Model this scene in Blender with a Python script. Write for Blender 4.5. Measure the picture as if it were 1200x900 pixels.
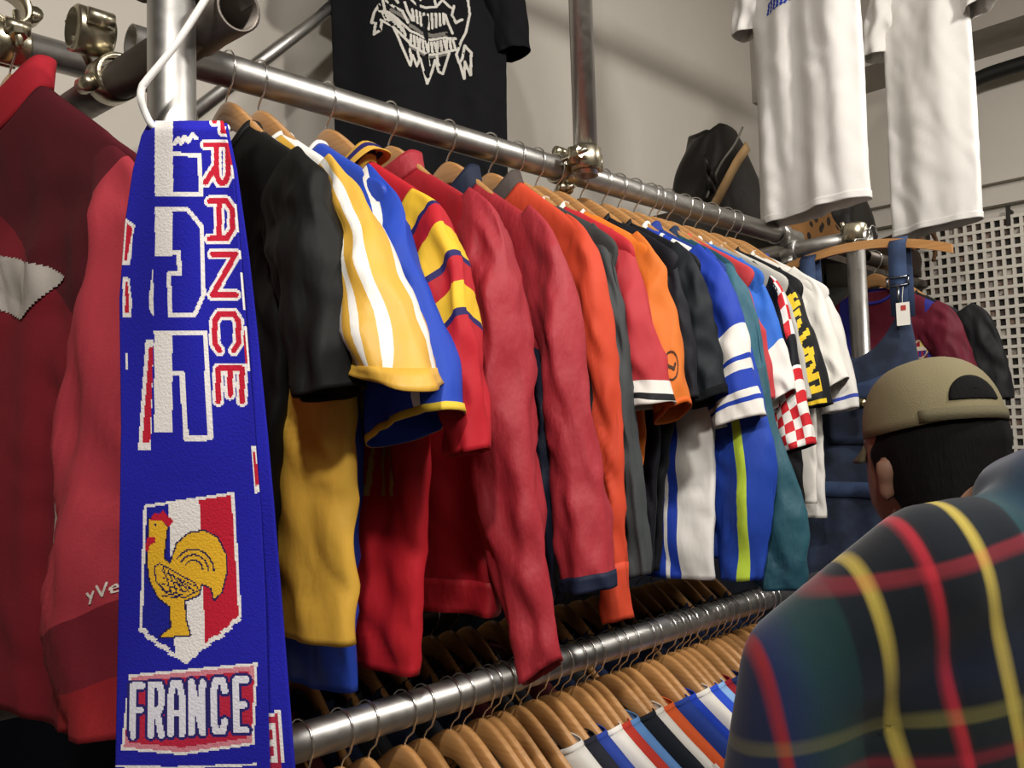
import bpy, math, random
import numpy as np
from mathutils import Vector, Matrix, noise as mn
for o in list(bpy.data.objects): bpy.data.objects.remove(o)
SC = bpy.context.scene; COL = SC.collection
PI = math.pi
RZ = 2.0387            # height of the upper clothes rail, which runs along +X at y = 0
# ------------------------------------------------------------------ camera
CAMLOC = Vector((-1.152, -1.140, 1.5))
AX = [Vector((0.7097, 0.0218, 0.7041)), Vector((-0.7040, 0.0622, 0.7075)), Vector((-0.0279, -0.9978, 0.0590))]
right = Vector([a[0] for a in AX]).normalized(); down = Vector([a[1] for a in AX]); fwd = Vector([a[2] for a in AX]).normalized()
up = right.cross(fwd).normalized(); right = fwd.cross(up).normalized()
cd = bpy.data.cameras.new('camera'); cam = bpy.data.objects.new('camera', cd); COL.objects.link(cam)
M = Matrix((right, up, -fwd)).transposed().to_4x4(); M.translation = CAMLOC
cam.matrix_world = M
cd.sensor_width = 36; cd.lens = 30.0; cd.clip_start = 0.02
SC.camera = cam
def at(px, py, dep):   # a photograph pixel at a chosen distance -> a point of the shop
    return CAMLOC + (right*((px-600)/1000) - up*((py-450)/1000) + fwd)*dep
# ------------------------------------------------------------------ world, lamps, exposure
W = bpy.data.worlds.new('world'); SC.world = W; W.use_nodes = True
W.node_tree.nodes['Background'].inputs[0].default_value = (0.9, 0.92, 1, 1)
W.node_tree.nodes['Background'].inputs[1].default_value = 0.05
def lamp(name, loc, to, size, power, col):
    l = bpy.data.lights.new(name, 'AREA'); l.shape = 'DISK'; l.size = size; l.energy = power; l.color = col
    o = bpy.data.objects.new(name, l); COL.objects.link(o); o.location = loc
    o.rotation_euler = (Vector(to)-Vector(loc)).to_track_quat('-Z', 'Y').to_euler()
lamp('ceiling_spot', (-1.50, -1.40, 2.85), (-0.2, -0.1, 1.5), 0.13, 28, (1, .95, .89))
lamp('ceiling_spot.001', (0.2, -1.75, 2.95), (0.8, -0.1, 1.6), 0.22, 33, (1, .95, .89))
lamp('ceiling_spot.002', (1.7, -1.2, 2.95), (1.3, 0.2, 1.8), 0.25, 15, (1, .95, .89))
lamp('ceiling_panel', (-1.0, -2.2, 3.05), (-0.6, -0.6, 0.0), 1.2, 34, (1, .95, .88))
vs = SC.view_settings; vs.view_transform = 'Standard'; vs.look = 'None'; vs.gamma = 1; vs.use_curve_mapping = False; vs.exposure = -0.05
# ------------------------------------------------------------------ helpers
def lin(c):
    if isinstance(c, str): c = [int(c[i:i+2], 16)/255 for i in (0, 2, 4)]
    return tuple(x/12.92 if x <= .04045 else ((x+.055)/1.055)**2.4 for x in c[:3])
def mesh_obj(name, V, F, mat, parent=None, uv=None, smooth=True, org=None, sol=0, sub=0, col=None):
    me = bpy.data.meshes.new(name)
    V = np.asarray(V, dtype=float).reshape(-1, 3)
    if org is None: org = tuple(parent['org']) if (parent is not None and 'org' in parent) else (0, 0, 0)
    me.from_pydata((V-np.array(org)).tolist(), [], [tuple(f) for f in F])
    if uv is not None:
        l = me.uv_layers.new(name='UVMap')
        idx = np.zeros(len(me.loops), dtype=np.int32); me.loops.foreach_get('vertex_index', idx)
        l.data.foreach_set('uv', np.asarray(uv, dtype=np.float32)[idx].ravel())
    if col is not None:
        ca = me.color_attributes.new('Col', 'FLOAT_COLOR', 'CORNER')
        tot = np.zeros(len(me.polygons), dtype=np.int32); me.polygons.foreach_get('loop_total', tot)
        c = np.repeat(np.asarray(col, dtype=np.float32), tot, axis=0)
        ca.data.foreach_set('color', np.hstack([c, np.ones((len(c), 1), np.float32)]).ravel())
    if smooth: me.polygons.foreach_set('use_smooth', [True]*len(me.polygons))
    me.materials.append(mat); me.update()
    o = bpy.data.objects.new(name, me); COL.objects.link(o)
    if parent is not None:
        o.parent = parent
        if 'org' in parent: o['org'] = list(parent['org'])
    if sub:
        m = o.modifiers.new('sub', 'SUBSURF'); m.levels = sub; m.render_levels = sub
    if sol:
        m = o.modifiers.new('solid', 'SOLIDIFY'); m.thickness = sol; m.offset = 0
    return o
def tag(o, label, cat, group=None, kind=None):
    if label: o['label'] = label
    if cat: o['category'] = cat
    if group: o['group'] = group
    if kind: o['kind'] = kind
    return o
def thing(name, label, cat, loc, group=None):
    o = bpy.data.objects.new(name, None); COL.objects.link(o); o.location = loc; o.empty_display_size = .05
    o['org'] = [float(v) for v in loc]
    return tag(o, label, cat, group)
def copy_tree(o, loc, label=None, group=None, parent=None):
    c = o.copy(); COL.objects.link(c)
    if parent is not None: c.parent = parent
    if loc is not None: c.location = loc; c['org'] = [float(v) for v in loc]
    if label: c['label'] = label
    if group: c['group'] = group
    for ch in o.children: copy_tree(ch, None, parent=c)
    return c
def gridf(nv, nu, close=True):
    F = []
    for j in range(nv-1):
        for i in range(nu if close else nu-1):
            k = (i+1) % nu
            F.append((j*nu+i, j*nu+k, (j+1)*nu+k, (j+1)*nu+i))
    return F
def tube(path, r, n=14, caps=True, closed=False):
    P = [Vector(p) for p in path]; rs = r if isinstance(r, (list, tuple)) else [r]*len(P)
    V = []; t0 = None; nrm = None
    for i, p in enumerate(P):
        t = ((P[(i+1) % len(P)] if (closed or i < len(P)-1) else P[i]) - (P[i-1] if (closed or i > 0) else P[i])).normalized()
        if nrm is None:
            nrm = t.orthogonal().normalized()
        else:
            nrm = (nrm - t*nrm.dot(t)).normalized()
        b = t.cross(nrm)
        for k in range(n):
            a = 2*PI*k/n; V.append(p + (nrm*math.cos(a)+b*math.sin(a))*rs[i])
    F = gridf(len(P), n)
    if closed:
        m = (len(P)-1)*n
        F += [(m+i, m+(i+1) % n, (i+1) % n, i) for i in range(n)]
    elif caps:
        F.append(tuple(range(n-1, -1, -1))); F.append(tuple(range((len(P)-1)*n, len(P)*n)))
    return [tuple(v) for v in V], F
def box(x0, x1, y0, y1, z0, z1):
    V = [(x, y, z) for x in (x0, x1) for y in (y0, y1) for z in (z0, z1)]
    return V, [(0, 1, 3, 2), (4, 6, 7, 5), (0, 4, 5, 1), (2, 3, 7, 6), (0, 2, 6, 4), (1, 5, 7, 3)]
def join(*ms):
    V, F = [], []
    for v, f in ms:
        n = len(V); V += [tuple(q) for q in v]; F += [tuple(i+n for i in g) for g in f]
    return V, F
def pipe(p0, p1, ro=.02415, ri=.0205, n=28):     # a hollow scaffold tube with open ends
    p0, p1 = Vector(p0), Vector(p1); t = (p1-p0).normalized(); a = t.orthogonal().normalized(); b = t.cross(a)
    V = []
    for p, r in ((p0, ro), (p1, ro), (p1, ri), (p0, ri)):
        for k in range(n):
            c = 2*PI*k/n; V.append(p+(a*math.cos(c)+b*math.sin(c))*r)
    F = gridf(4, n); F += [(3*n+i, 3*n+(i+1) % n, (i+1) % n, i) for i in range(n)]
    return [tuple(v) for v in V], F
def interp(pts, t):     # smooth interpolation of a table of tuples at t in 0..1 (Catmull-Rom)
    n = len(pts)-1; x = min(max(t, 0), 1)*n; i = min(int(x), n-1); f = x-i
    p = [np.array(pts[max(0, min(n, i+k))], dtype=float) for k in (-1, 0, 1, 2)]
    return .5*((2*p[1])+(p[2]-p[0])*f+(2*p[0]-5*p[1]+4*p[2]-p[3])*f*f+(-p[0]+3*p[1]-3*p[2]+p[3])*f**3)
# ------------------------------------------------------------------ materials
MATS = {}
def nmat(name):
    m = bpy.data.materials.new(name); m.use_nodes = True; nt = m.node_tree
    return m, nt, nt.nodes['Principled BSDF']
def noise_bump(nt, b, scale, strength, dist=.002, coords='Object', detail=3, stretch=(1, 1, 1)):
    tc = nt.nodes.new('ShaderNodeTexCoord'); mp = nt.nodes.new('ShaderNodeMapping'); mp.inputs['Scale'].default_value = stretch
    nz = nt.nodes.new('ShaderNodeTexNoise'); nz.inputs['Scale'].default_value = scale; nz.inputs['Detail'].default_value = detail
    bp = nt.nodes.new('ShaderNodeBump'); bp.inputs['Strength'].default_value = strength; bp.inputs['Distance'].default_value = dist
    nt.links.new(tc.outputs[coords], mp.inputs[0]); nt.links.new(mp.outputs[0], nz.inputs['Vector'])
    nt.links.new(nz.outputs[0], bp.inputs['Height']); nt.links.new(bp.outputs[0], b.inputs['Normal'])
    return nz, bp
def vary(nt, b, src, amount=.12, scale=9):
    # gentle uneven dye: multiplies the colour by a slow noise
    nz = nt.nodes.new('ShaderNodeTexNoise'); nz.inputs['Scale'].default_value = scale
    tc = nt.nodes.new('ShaderNodeTexCoord'); nt.links.new(tc.outputs['Object'], nz.inputs['Vector'])
    mr = nt.nodes.new('ShaderNodeMapRange'); mr.inputs['To Min'].default_value = 1-amount; mr.inputs['To Max'].default_value = 1+amount
    nt.links.new(nz.outputs[0], mr.inputs['Value'])
    mx = nt.nodes.new('ShaderNodeMix'); mx.data_type = 'RGBA'; mx.blend_type = 'MULTIPLY'; mx.inputs['Factor'].default_value = 1
    if isinstance(src, tuple): mx.inputs[6].default_value = (*src, 1)
    else: nt.links.new(src, mx.inputs[6])
    nt.links.new(mr.outputs[0], mx.inputs[7]); nt.links.new(mx.outputs[2], b.inputs['Base Color'])
def finish(nt, b, kind):
    R = dict(cotton=(.9, 260, .25, .15), knit=(.95, 420, .5, .2), poly=(.62, 300, .15, .1), satin=(.48, 16, .45, .0), nylon=(.6, 24, .6, .0), denim=(.9, 500, .5, .1))[kind]
    b.inputs['Roughness'].default_value = R[0]
    b.inputs['Specular IOR Level'].default_value = .35 if kind in ('satin', 'nylon') else .2
    if kind in ('satin', 'nylon'): noise_bump(nt, b, R[1], R[2], .012, detail=4, stretch=(1, 1, .45))
    elif kind == 'poly': noise_bump(nt, b, 20, .4, .010, stretch=(1, 1, .4))
    else: noise_bump(nt, b, R[1], R[2], .0015)
def cloth(col, kind='poly'):
    key = ('c', col, kind)
    if key not in MATS:
        m, nt, b = nmat('cloth_%s_%s' % (kind, col)); vary(nt, b, lin(col)); finish(nt, b, kind); MATS[key] = m
    return MATS[key]
def bands(name, cu, cv, stops, kind='poly'):
    # crisp dyed bands across cloth: colour chosen by cu*U + cv*V in metres of cloth
    m, nt, b = nmat('bands_'+name)
    uvn = nt.nodes.new('ShaderNodeUVMap'); uvn.uv_map = 'UVMap'
    dp = nt.nodes.new('ShaderNodeVectorMath'); dp.operation = 'DOT_PRODUCT'; dp.inputs[1].default_value = (cu, cv, 0)
    nt.links.new(uvn.outputs[0], dp.inputs[0])
    lo, hi = stops[0][0], stops[-1][0]+.02
    mr = nt.nodes.new('ShaderNodeMapRange'); mr.inputs['From Min'].default_value = lo; mr.inputs['From Max'].default_value = hi
    nt.links.new(dp.outputs['Value'], mr.inputs['Value'])
    cr = nt.nodes.new('ShaderNodeValToRGB'); cr.color_ramp.interpolation = 'CONSTANT'; e = cr.color_ramp.elements
    while len(e) > 1: e.remove(e[-1])
    e[0].position = 0; e[0].color = (*lin(stops[0][1]), 1)
    for p, c in stops[1:]:
        q = e.new((p-lo)/(hi-lo)); q.color = (*lin(c), 1)
    nt.links.new(mr.outputs[0], cr.inputs[0]); vary(nt, b, cr.outputs[0], .08); finish(nt, b, kind)
    return m
def checks(name, c1, c2, size, kind='poly'):
    m, nt, b = nmat('checks_'+name)
    uvn = nt.nodes.new('ShaderNodeUVMap'); ck = nt.nodes.new('ShaderNodeTexChecker'); ck.inputs['Scale'].default_value = 1/size
    ck.inputs[1].default_value = (*lin(c1), 1); ck.inputs[2].default_value = (*lin(c2), 1)
    nt.links.new(uvn.outputs[0], ck.inputs[0]); vary(nt, b, ck.outputs[0], .06); finish(nt, b, kind)
    return m
def painted(kind='knit'):      # colours woven or printed face by face
    key = ('p', kind)
    if key not in MATS:
        m, nt, b = nmat('woven_'+kind); a = nt.nodes.new('ShaderNodeVertexColor'); a.layer_name = 'Col'
        vary(nt, b, a.outputs[0], .07); finish(nt, b, kind); MATS[key] = m
    return MATS[key]
def plain(name, col, rough=.6, metal=0, bump=None, spec=.4):
    m, nt, b = nmat(name); b.inputs['Base Color'].default_value = (*lin(col), 1); b.inputs['Roughness'].default_value = rough; b.inputs['Metallic'].default_value = metal
    b.inputs['Specular IOR Level'].default_value = spec
    if bump: noise_bump(nt, b, *bump)
    return m
def steel(name, col, r0, r1):
    m, nt, b = nmat(name); b.inputs['Metallic'].default_value = 1
    nz, bp = noise_bump(nt, b, 60, .08, .001)
    mr = nt.nodes.new('ShaderNodeMapRange'); mr.inputs['To Min'].default_value = r0; mr.inputs['To Max'].default_value = r1
    nt.links.new(nz.outputs[0], mr.inputs['Value']); nt.links.new(mr.outputs[0], b.inputs['Roughness'])
    vary(nt, b, lin(col), .18, 14)
    return m
STEEL = steel('galvanised_steel', 'b0aeaa', .3, .5)
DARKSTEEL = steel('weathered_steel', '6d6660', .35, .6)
ZINC = steel('zinc_plate', 'b8b09a', .2, .4)
WIRE = steel('hook_wire', 'dcdad6', .15, .3)
WHITEWIRE = plain('white_wire', 'e9e8e4', .3)
def wood_mat(name, c1, c2):
    m, nt, b = nmat(name); tc = nt.nodes.new('ShaderNodeTexCoord'); mp = nt.nodes.new('ShaderNodeMapping'); mp.inputs['Scale'].default_value = (6, 1.2, 30)
    nz = nt.nodes.new('ShaderNodeTexNoise'); nz.inputs['Scale'].default_value = 6; nz.inputs['Detail'].default_value = 5
    cr = nt.nodes.new('ShaderNodeValToRGB'); cr.color_ramp.elements[0].color = (*lin(c1), 1); cr.color_ramp.elements[1].color = (*lin(c2), 1)
    cr.color_ramp.elements[0].position = .3; cr.color_ramp.elements[1].position = .7
    nt.links.new(tc.outputs['Object'], mp.inputs[0]); nt.links.new(mp.outputs[0], nz.inputs['Vector']); nt.links.new(nz.outputs[0], cr.inputs[0])
    nt.links.new(cr.outputs[0], b.inputs['Base Color']); b.inputs['Roughness'].default_value = .32; b.inputs['Coat Weight'].default_value = .3
    return m
WOOD = wood_mat('varnished_beech', 'a87845', 'bb8b57')
def plaster(name, col):
    m, nt, b = nmat(name); vary(nt, b, lin(col), .07, 2.2); b.inputs['Roughness'].default_value = .92
    noise_bump(nt, b, 7, .25, .02, detail=6); return m
WALL = plaster('plaster_wall', 'c9c3b8'); CEIL = plaster('plaster_ceiling', '9d968c')
FLOOR = plaster('concrete_floor', '5b554e')
# ------------------------------------------------------------------ the room
def struct(name, m3, mat):
    o = mesh_obj(name, *m3, mat, smooth=False); o['kind'] = 'structure'; return o
XE = 3.0
struct('floor', box(-4, XE+.1, -3.6, 1.0, -.1, 0), FLOOR)
struct('wall_back', box(-4, XE+.1, .95, 1.08, 0, 4.2), WALL)
struct('wall_end', box(XE, XE+.12, -3.6, .95, 0, 4.2), WALL)
struct('wall_left', box(-4.1, -4, -3.6, 1.0, 0, 4.2), WALL)
struct('wall_front', box(-4, XE+.1, -3.7, -3.6, 0, 4.2), WALL)
struct('ceiling', box(-4, XE+.1, -3.6, 1.0, 4.2, 4.3), CEIL)
struct('trim_1', box(XE-.32, XE, -3.6, .95, 3.12, 4.2), CEIL)
struct('trim_2', box(XE-.05, XE, -3.6, .95, 2.44, 2.53), WALL)
struct('trim_3', box(XE-.09, XE, -3.6, .95, 2.53, 2.55), WALL)

# ------------------------------------------------------------------ scaffold rails
def pipe_thing(name, p0, p1, mat, label, r=.02415):
    lo = p0 if p0[2] <= p1[2] else p1
    o = mesh_obj(name, *pipe(p0, p1, r, r*.85), mat, org=tuple(lo)); o.location = lo
    return tag(o, label, 'pipe')
pipe_thing('scaffold_rail', (-.72, 0, RZ), (1.16, 0, RZ), STEEL, 'long steel scaffold rail carrying the row of football shirts')
pipe_thing('scaffold_rail', (-2.2, .25, 2.10), (-.665, .25, 2.10), STEEL, 'short steel rail end from which the red ski jacket hangs')
pipe_thing('scaffold_rail', (-.95, -.15, 1.115), (1.6, -.15, 1.115), STEEL, 'lower steel rail packed with wooden hangers')
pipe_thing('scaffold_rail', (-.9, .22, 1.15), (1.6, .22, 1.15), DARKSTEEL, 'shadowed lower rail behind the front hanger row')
pipe_thing('scaffold_crossbar', (-.742, -.345, 1.945), (-.722, .5, 2.035), DARKSTEEL, 'dark cross tube with open end beside the scarf post')
pipe_thing('scaffold_crossbar', (1.12, -.225, 2.0), (1.12, .3, 2.0), STEEL, 'grey cross tube joined to the post behind the denim overalls')
pipe_thing('scaffold_crossbar', (-.875, .17, 2.035), (-.86, .75, 2.08), DARKSTEEL, 'dark open tube end above the red jacket collar')
pipe_thing('scaffold_post', (-.783, -.278, 0), (-.783, -.278, 2.95), STEEL, 'upright scaffold post behind the blue scarf')
pipe_thing('scaffold_post', (.147, -.062, 2.012), (.147, -.062, 4.19), STEEL, 'upright post clamped onto the middle of the shirt rail')
pipe_thing('scaffold_post', (1.109, -.190, 0), (1.109, -.190, 2.035), STEEL, 'upright post rising behind the denim overalls')
pipe_thing('scaffold_post', (1.66, -.15, 0), (1.66, -.15, 1.16), STEEL, 'short upright post beyond the end of the lower front rail')
pipe_thing('scaffold_brace', tuple(at(225, 134, 1.9)), tuple(at(480, -62, 2.55)), STEEL, 'thin slanting tube against the wall beyond the shirts', .0165)
pipe_thing('scaffold_rail', (.3, -.03, 3.02), (2.2, -.03, 3.02), STEEL, 'high rail carrying the two white T-shirts')
def ring_band(c, axis, r0, r1, w, n=26):
    c, t = Vector(c), Vector(axis).normalized(); a = t.orthogonal().normalized(); b = t.cross(a); V = []
    for rr, s in ((r0, -1), (r1, -.8), (r1, .8), (r0, 1)):
        for k in range(n):
            q = 2*PI*k/n; V.append(c+t*(s*w/2)+(a*math.cos(q)+b*math.sin(q))*rr)
    F = gridf(4, n); F += [(3*n+i, 3*n+(i+1) % n, (i+1) % n, i) for i in range(n)]
    return [tuple(v) for v in V], F
def hexbolt(p, d, ln, r=.0055):
    p, d = Vector(p), Vector(d).normalized()
    return tube([p, p+d*ln], r, 8), tube([p+d*ln*.55, p+d*(ln*.55+.011)], r*2.1, 6)
def coupler(label, c1, ax1, c2, ax2, mat=ZINC):
    t = thing('tube_coupler', label, 'clamp', tuple(c1))
    for c, ax, oc in ((c1, ax1, c2), (c2, ax2, c1)):
        b = mesh_obj('clamp', *ring_band(c, ax, .0252, .031, .05), mat, t, smooth=True)
        side = Vector(ax).normalized().cross((Vector(oc)-Vector(c)).normalized())
        for s in (-1, 1):
            ba = Vector(c)+side*s*.038
            ear = tube([ba-Vector(ax).normalized()*.016, ba+Vector(ax).normalized()*.016], .011, 10)
            mesh_obj('clamp_ear', *ear, mat, t)
        d = (Vector(c)-Vector(oc)).normalized()
        p = Vector(c)+side*.041-d*.025
        bo, nu = hexbolt(p, d, .062)
        q = mesh_obj('bolt', *bo, mat, t); mesh_obj('nut', *nu, mat, q, smooth=False)
    return t
X, Y, Z = (1, 0, 0), (0, 1, 0), (0, 0, 1)
coupler('shiny yellow zinc clamp joining middle post and shirt rail', (.147, -.062, 2.045), Z, (.147, 0, RZ), X)
coupler('zinc clamp at the top of the post behind the overalls', (1.109, -.190, 2.015), Z, (1.12, -.19, 2.0), Y)
coupler('clamp joining the scarf post to the dark cross tube', (-.783, -.278, 1.99), Z, (-.737, -.255, 1.965), Y, DARKSTEEL)
coupler('gold zinc clamp on the dark cross tube beside the scarf post', (-.734, .02, 1.99), (0, 1, .1), (-.76, .03, 2.05), X)
coupler('gold zinc clamp on the rail above the red jacket', (-.80, .25, 2.10), X, (-.80, .27, 2.16), Y)
coupler('clamp joining shirt rail to the cross tube near its end', (1.12, .0, 2.0), Y, (1.06, 0, RZ), X, STEEL)

# ------------------------------------------------------------------ wooden hangers
def hanger_top(a):          # height of the wooden shoulder below the hook's rail
    return -.048-.9*(math.hypot(a, .03)-.03)
def make_hanger(name='wooden_hanger', half=.19, hook_over=.0285, thick=.0135):
    t = thing(name, 'x', 'hanger', (0, 0, 0))
    n = 33; V = []; prof = 10
    for i in range(n):
        a = half*(2*i/(n-1)-1); zt = hanger_top(a); hgt = .044-.020*(abs(a)/half)
        if abs(i-(n-1)/2) > (n-3)/2: hgt *= .75
        bow = 0
        for k in range(prof):
            q = 2*PI*k/prof; cx, sz = math.cos(q), math.sin(q)
            V.append((bow+thick/2*abs(cx)**.6*math.copysign(1, cx), -a, zt-hgt/2+hgt/2*abs(sz)**.6*math.copysign(1, sz)))
    F = gridf(n, prof); F += [tuple(range(prof-1, -1, -1)), tuple(range((n-1)*prof, n*prof))]
    mesh_obj('hanger_body', V, F, WOOD, t)
    R = hook_over; pts = [(0, 0, -.075), (0, 0, -.045), (0, -.006, -.036), (0, -.019, -.026)]
    for k in range(13):
        q = math.radians(-35+ (225*k/12)); pts.append((0, -R*math.cos(q), R*math.sin(q)))
    mesh_obj('hook', *tube(pts, .0016, 7), WIRE, t)
    return t
HP = make_hanger(); hp_used = [False]
def hanger(s, y, z, label, group=None, rot=0):
    if not hp_used[0]: hp_used[0] = True; h = HP; h.location = (s, y, z); h['label'] = label
    else: h = copy_tree(HP, (s, y, z), label)
    if group: h['group'] = group
    elif 'group' in h: del h['group']
    h.rotation_euler = (0, 0, rot)
    return h

# ------------------------------------------------------------------ hanging garments
class Rnd:
    def __init__(s, seed): s.r = random.Random(seed); s.p = [s.r.uniform(0, 6.28) for _ in range(12)]; s.k = [s.r.uniform(.8, 1.25) for _ in range(12)]
def fold(f, a, d, amp):     # vertical folds of hanging cloth, growing with the drop d
    p, k = f.p, f.k
    g = min(1, .25+d*1.6)
    return amp*g*(.55*math.sin(38*k[0]*a+p[0]+2.2*d)+.35*math.sin(71*k[1]*a+p[1]-3.1*d)+.25*math.sin(9*d*k[2]+p[2]+20*a))
def crease(k, a, z, sc=1):      # hanging wrinkles: long soft folds, sharper creases, a little crumple
    n1 = mn.noise(Vector((k, a*13*sc, z*4.2))); n2 = mn.noise(Vector((k+7.3, a*17*sc+z*9, z*11))); n3 = mn.noise(Vector((k+3.1, a*42*sc, z*26)))
    return .011*n1+.009*(.45-abs(n2)*1.6)+.0028*n3
NECK, TIPA, TIPZ = .082, .238, -.205
class Garment:
    """cloth hung on a hanger: s place along the rail, y and z of the rail, side +1 shows to -X"""
    def __init__(g, name, label, cat, s, y=0, z=RZ, hem=-.83, group=None, t=.026, amp=.008, seed=1, w=.23, wh=None, drop=.05, rot=0, shift=0, res=1, tip=None, neckz=-.106, neckw=NECK, tilt=0, wr=1.0):
        g.s, g.y, g.z, g.hem, g.t, g.amp, g.w = s, y-shift, z, hem, t, amp, w
        g.wh = w if wh is None else wh; g.drop = drop; g.f = Rnd(seed); g.res = res; g.neckz, g.neckw = neckz, neckw
        g.tipa, g.tipz = tip or (TIPA, TIPZ); g.tilt = tilt
        g.root = thing(name, label, cat, (s, g.y, z+hem), group)
        g.rot = rot; g.wr = wr
    def P(g, x, a, zz): return (g.s+x+g.tilt*a, g.y-a, g.z+zz)
    def prof(g, v):
        # v 0 neck .. 1 hem  -> z, half width, half thickness
        T = [(g.neckz, g.neckw, .026), (g.neckz*.68+g.tipz*.32, g.neckw*.68+g.tipa*.32, .022), (g.neckz*.3+g.tipz*.7, g.neckw*.3+g.tipa*.7, .018), (g.tipz-.01, g.tipa-.004, .016), (g.tipz-.07, g.w+.004, .75*g.t)]
        if v < .28: return interp(T, v/.28)
        k = (v-.28)/.72; z0 = g.tipz-.07
        return np.array([z0+(g.hem-z0)*k, g.w+.004*(1-k)+(g.wh-g.w)*k, g.t*(.75+.35*min(1, k*2))])
    def front(g, th, v):
        z, w, t = g.prof(v); c, s = math.cos(th), math.sin(th)
        a = w*math.copysign(abs(c)**.85, c); x = -t*math.copysign(abs(s)**.7, s)
        d = max(0, g.neckz-z)
        x += fold(g.f, a, d, g.amp)*min(1, v*3)+g.wr*min(1, v*3.5)*crease(g.s*31+(.35 if s > 0 else 0)*abs(s), a, z)
        if v < .28 and s > 0: z -= g.drop*s**1.5*(1-v/.28)**1.2
        return g.P(x, a, z), (a, z)
    def torso(g, mat, name='body', sol=.0016):
        nu, nv = int(96*g.res), int(80*g.res); V, U = [], []
        for j in range(nv):
            v = (j/(nv-1))
            for i in range(nu):
                p, q = g.front(2*PI*i/nu, v); V.append(p); U.append(q)
        o = mesh_obj(name, V, gridf(nv, nu), mat, g.root, U, sol=sol); g.bodyo = o; return o
    def hemband(g, mat, h=.05, puff=.006, name='hem_band'):
        nu, nv = int(96*g.res), 6; V, U = [], []
        L = abs(g.hem-(g.tipz-.07))
        for j in range(nv):
            v = 1-.72*(h/L)*(1-j/(nv-1))
            for i in range(nu):
                th = 2*PI*i/nu; p, q = g.front(th, v)
                V.append((p[0]-puff*math.sin(th)*1.0, p[1]-puff*math.cos(th), p[2]-.001)); U.append(q)
        mesh_obj(name, V, gridf(nv, nu), mat, g.bodyo, U, sol=.002)
    def collar(g, mat, kind='crew', h=.022, name='collar'):
        nu = int(64*g.res); V, U = [], []; lv = {'crew': 4, 'stand': 7, 'polo': 8}[kind]
        for j in range(lv):
            f = j/(lv-1)
            for i in range(nu):
                th = 2*PI*i/nu; c, s = math.cos(th), math.sin(th)
                (px, py, pz), _ = g.front(th, 0)
                if kind == 'crew': k, dz, out = 1-.06*f, .45*h*f, 1+.1*math.sin(PI*f)
                elif kind == 'stand': k, dz, out = 1-.16*f, .75*h*f, 1+.3*f
                else:
                    k = 1-.12*min(1, f*2)+.30*max(0, f-.5)*2; dz = h*math.sin(min(1, f*1.15)*PI*.86); out = 1+.9*f
                cx, cy = g.s, g.y
                V.append((cx+(px-cx)*out*(1.05), cy+(py-cy)*k, pz+dz)); U.append((f, th*.1))
        mesh_obj(name, V, gridf(lv, nu), mat, g.root, U, sol=.002)
    def sleeve(g, outer, inner, mat, ht=.03, side=1, name='sleeve', xo=0, amp=None, cuff=None, xend=0, flat=1.15):
        nu, nv = int(44*g.res), int((64 if len(outer) > 5 else 46)*g.res); V, U = [], []; amp = g.amp*.8 if amp is None else amp; d = 0; prev = None
        g_rings = []
        for j in range(nv):
            v = j/(nv-1); o, i_ = interp(outer, v), interp(inner, v); c = (o+i_)/2; hv = (o-i_)/2
            if prev is not None: d += float(np.linalg.norm(c-prev))
            prev = c; hw = float(np.linalg.norm(hv)); tt = (ht if not isinstance(ht, (list, tuple)) else float(interp([(x,) for x in ht], v)[0]))
            ring = []
            for i in range(nu):
                q = 2*PI*i/nu; cs, sn = math.cos(q), math.sin(q)
                tt_ = tt*(.3+.7*min(1, v/.45)); p = c+hv*math.copysign(abs(cs)**.95, cs)+np.array((0, -.014*max(0, 1-v/.3))); x = -tt_*math.copysign(abs(sn)**flat, sn)
                kz = g.wr*min(1, v*4)*crease(g.s*47+side+.9*sn, p[0]*1.0+.35*cs*hw, p[1]*1.1, 1.2); x -= kz*1.15*math.copysign(abs(sn)**.5, sn); p = p+hv/max(hw, .01)*kz*.5*cs
                fx = amp*min(1, v*3)*(math.sin(2*q+g.f.p[4]+5*v)*.6+math.sin(14*v*g.f.k[5]+g.f.p[5]+3*cs)*.5+math.sin(23*v*g.f.k[6]+g.f.p[6]-5*cs)*.35+math.sin(7*cs+g.f.p[7]+2*v)*.45)
                pt = g.P(x+xo+xend*v*v+fx, side*p[0], p[1]+.3*fx); ring.append(pt); V.append(pt); U.append((cs*hw, d))
            g_rings.append((ring, d))
        o = mesh_obj(name, V, gridf(nv, nu), mat, g.root, U, sol=.0016)
        if cuff:
            cm, ch, pf = cuff; W_, U2 = [], []; sel = [r for r in g_rings if r[1] >= d-ch]
            for r, dd in sel:
                ce = np.mean(np.array(r), axis=0)
                for ii, p in enumerate(r): W_.append(tuple(ce+(np.array(p)-ce)*(1+pf))); U2.append((.055*math.cos(2*PI*ii/nu), dd))
            mesh_obj('cuff', W_, gridf(len(sel), nu), cm, o, U2, sol=.0022)
        g.last = g_rings; g.lasto = o
        return o
    def sleeve_patch(g, q0, q1, v0, v1, n, m, func, mat, name='print', off=.0022):
        # printed patch on the last sleeve: angle q0..q1, fraction v0..v1, coloured per cell; func(i,j in 0..1) -> colour or None
        R = g.last; nv = len(R); nu = len(R[0][0])
        def pt(q, v):
            x = v*(nv-1); j = min(int(x), nv-2); f = x-j; y = (q/(2*PI)*nu) % nu; i = int(y); h = y-i
            def P(jj, ii): return np.array(R[jj][0][ii % nu])
            p = (P(j, i)*(1-h)+P(j, i+1)*h)*(1-f)+(P(j+1, i)*(1-h)+P(j+1, i+1)*h)*f
            ce = np.mean(np.array(R[j][0]), axis=0); n_ = p-ce; n_[2] = 0; return p+n_/np.linalg.norm(n_)*off
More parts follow.
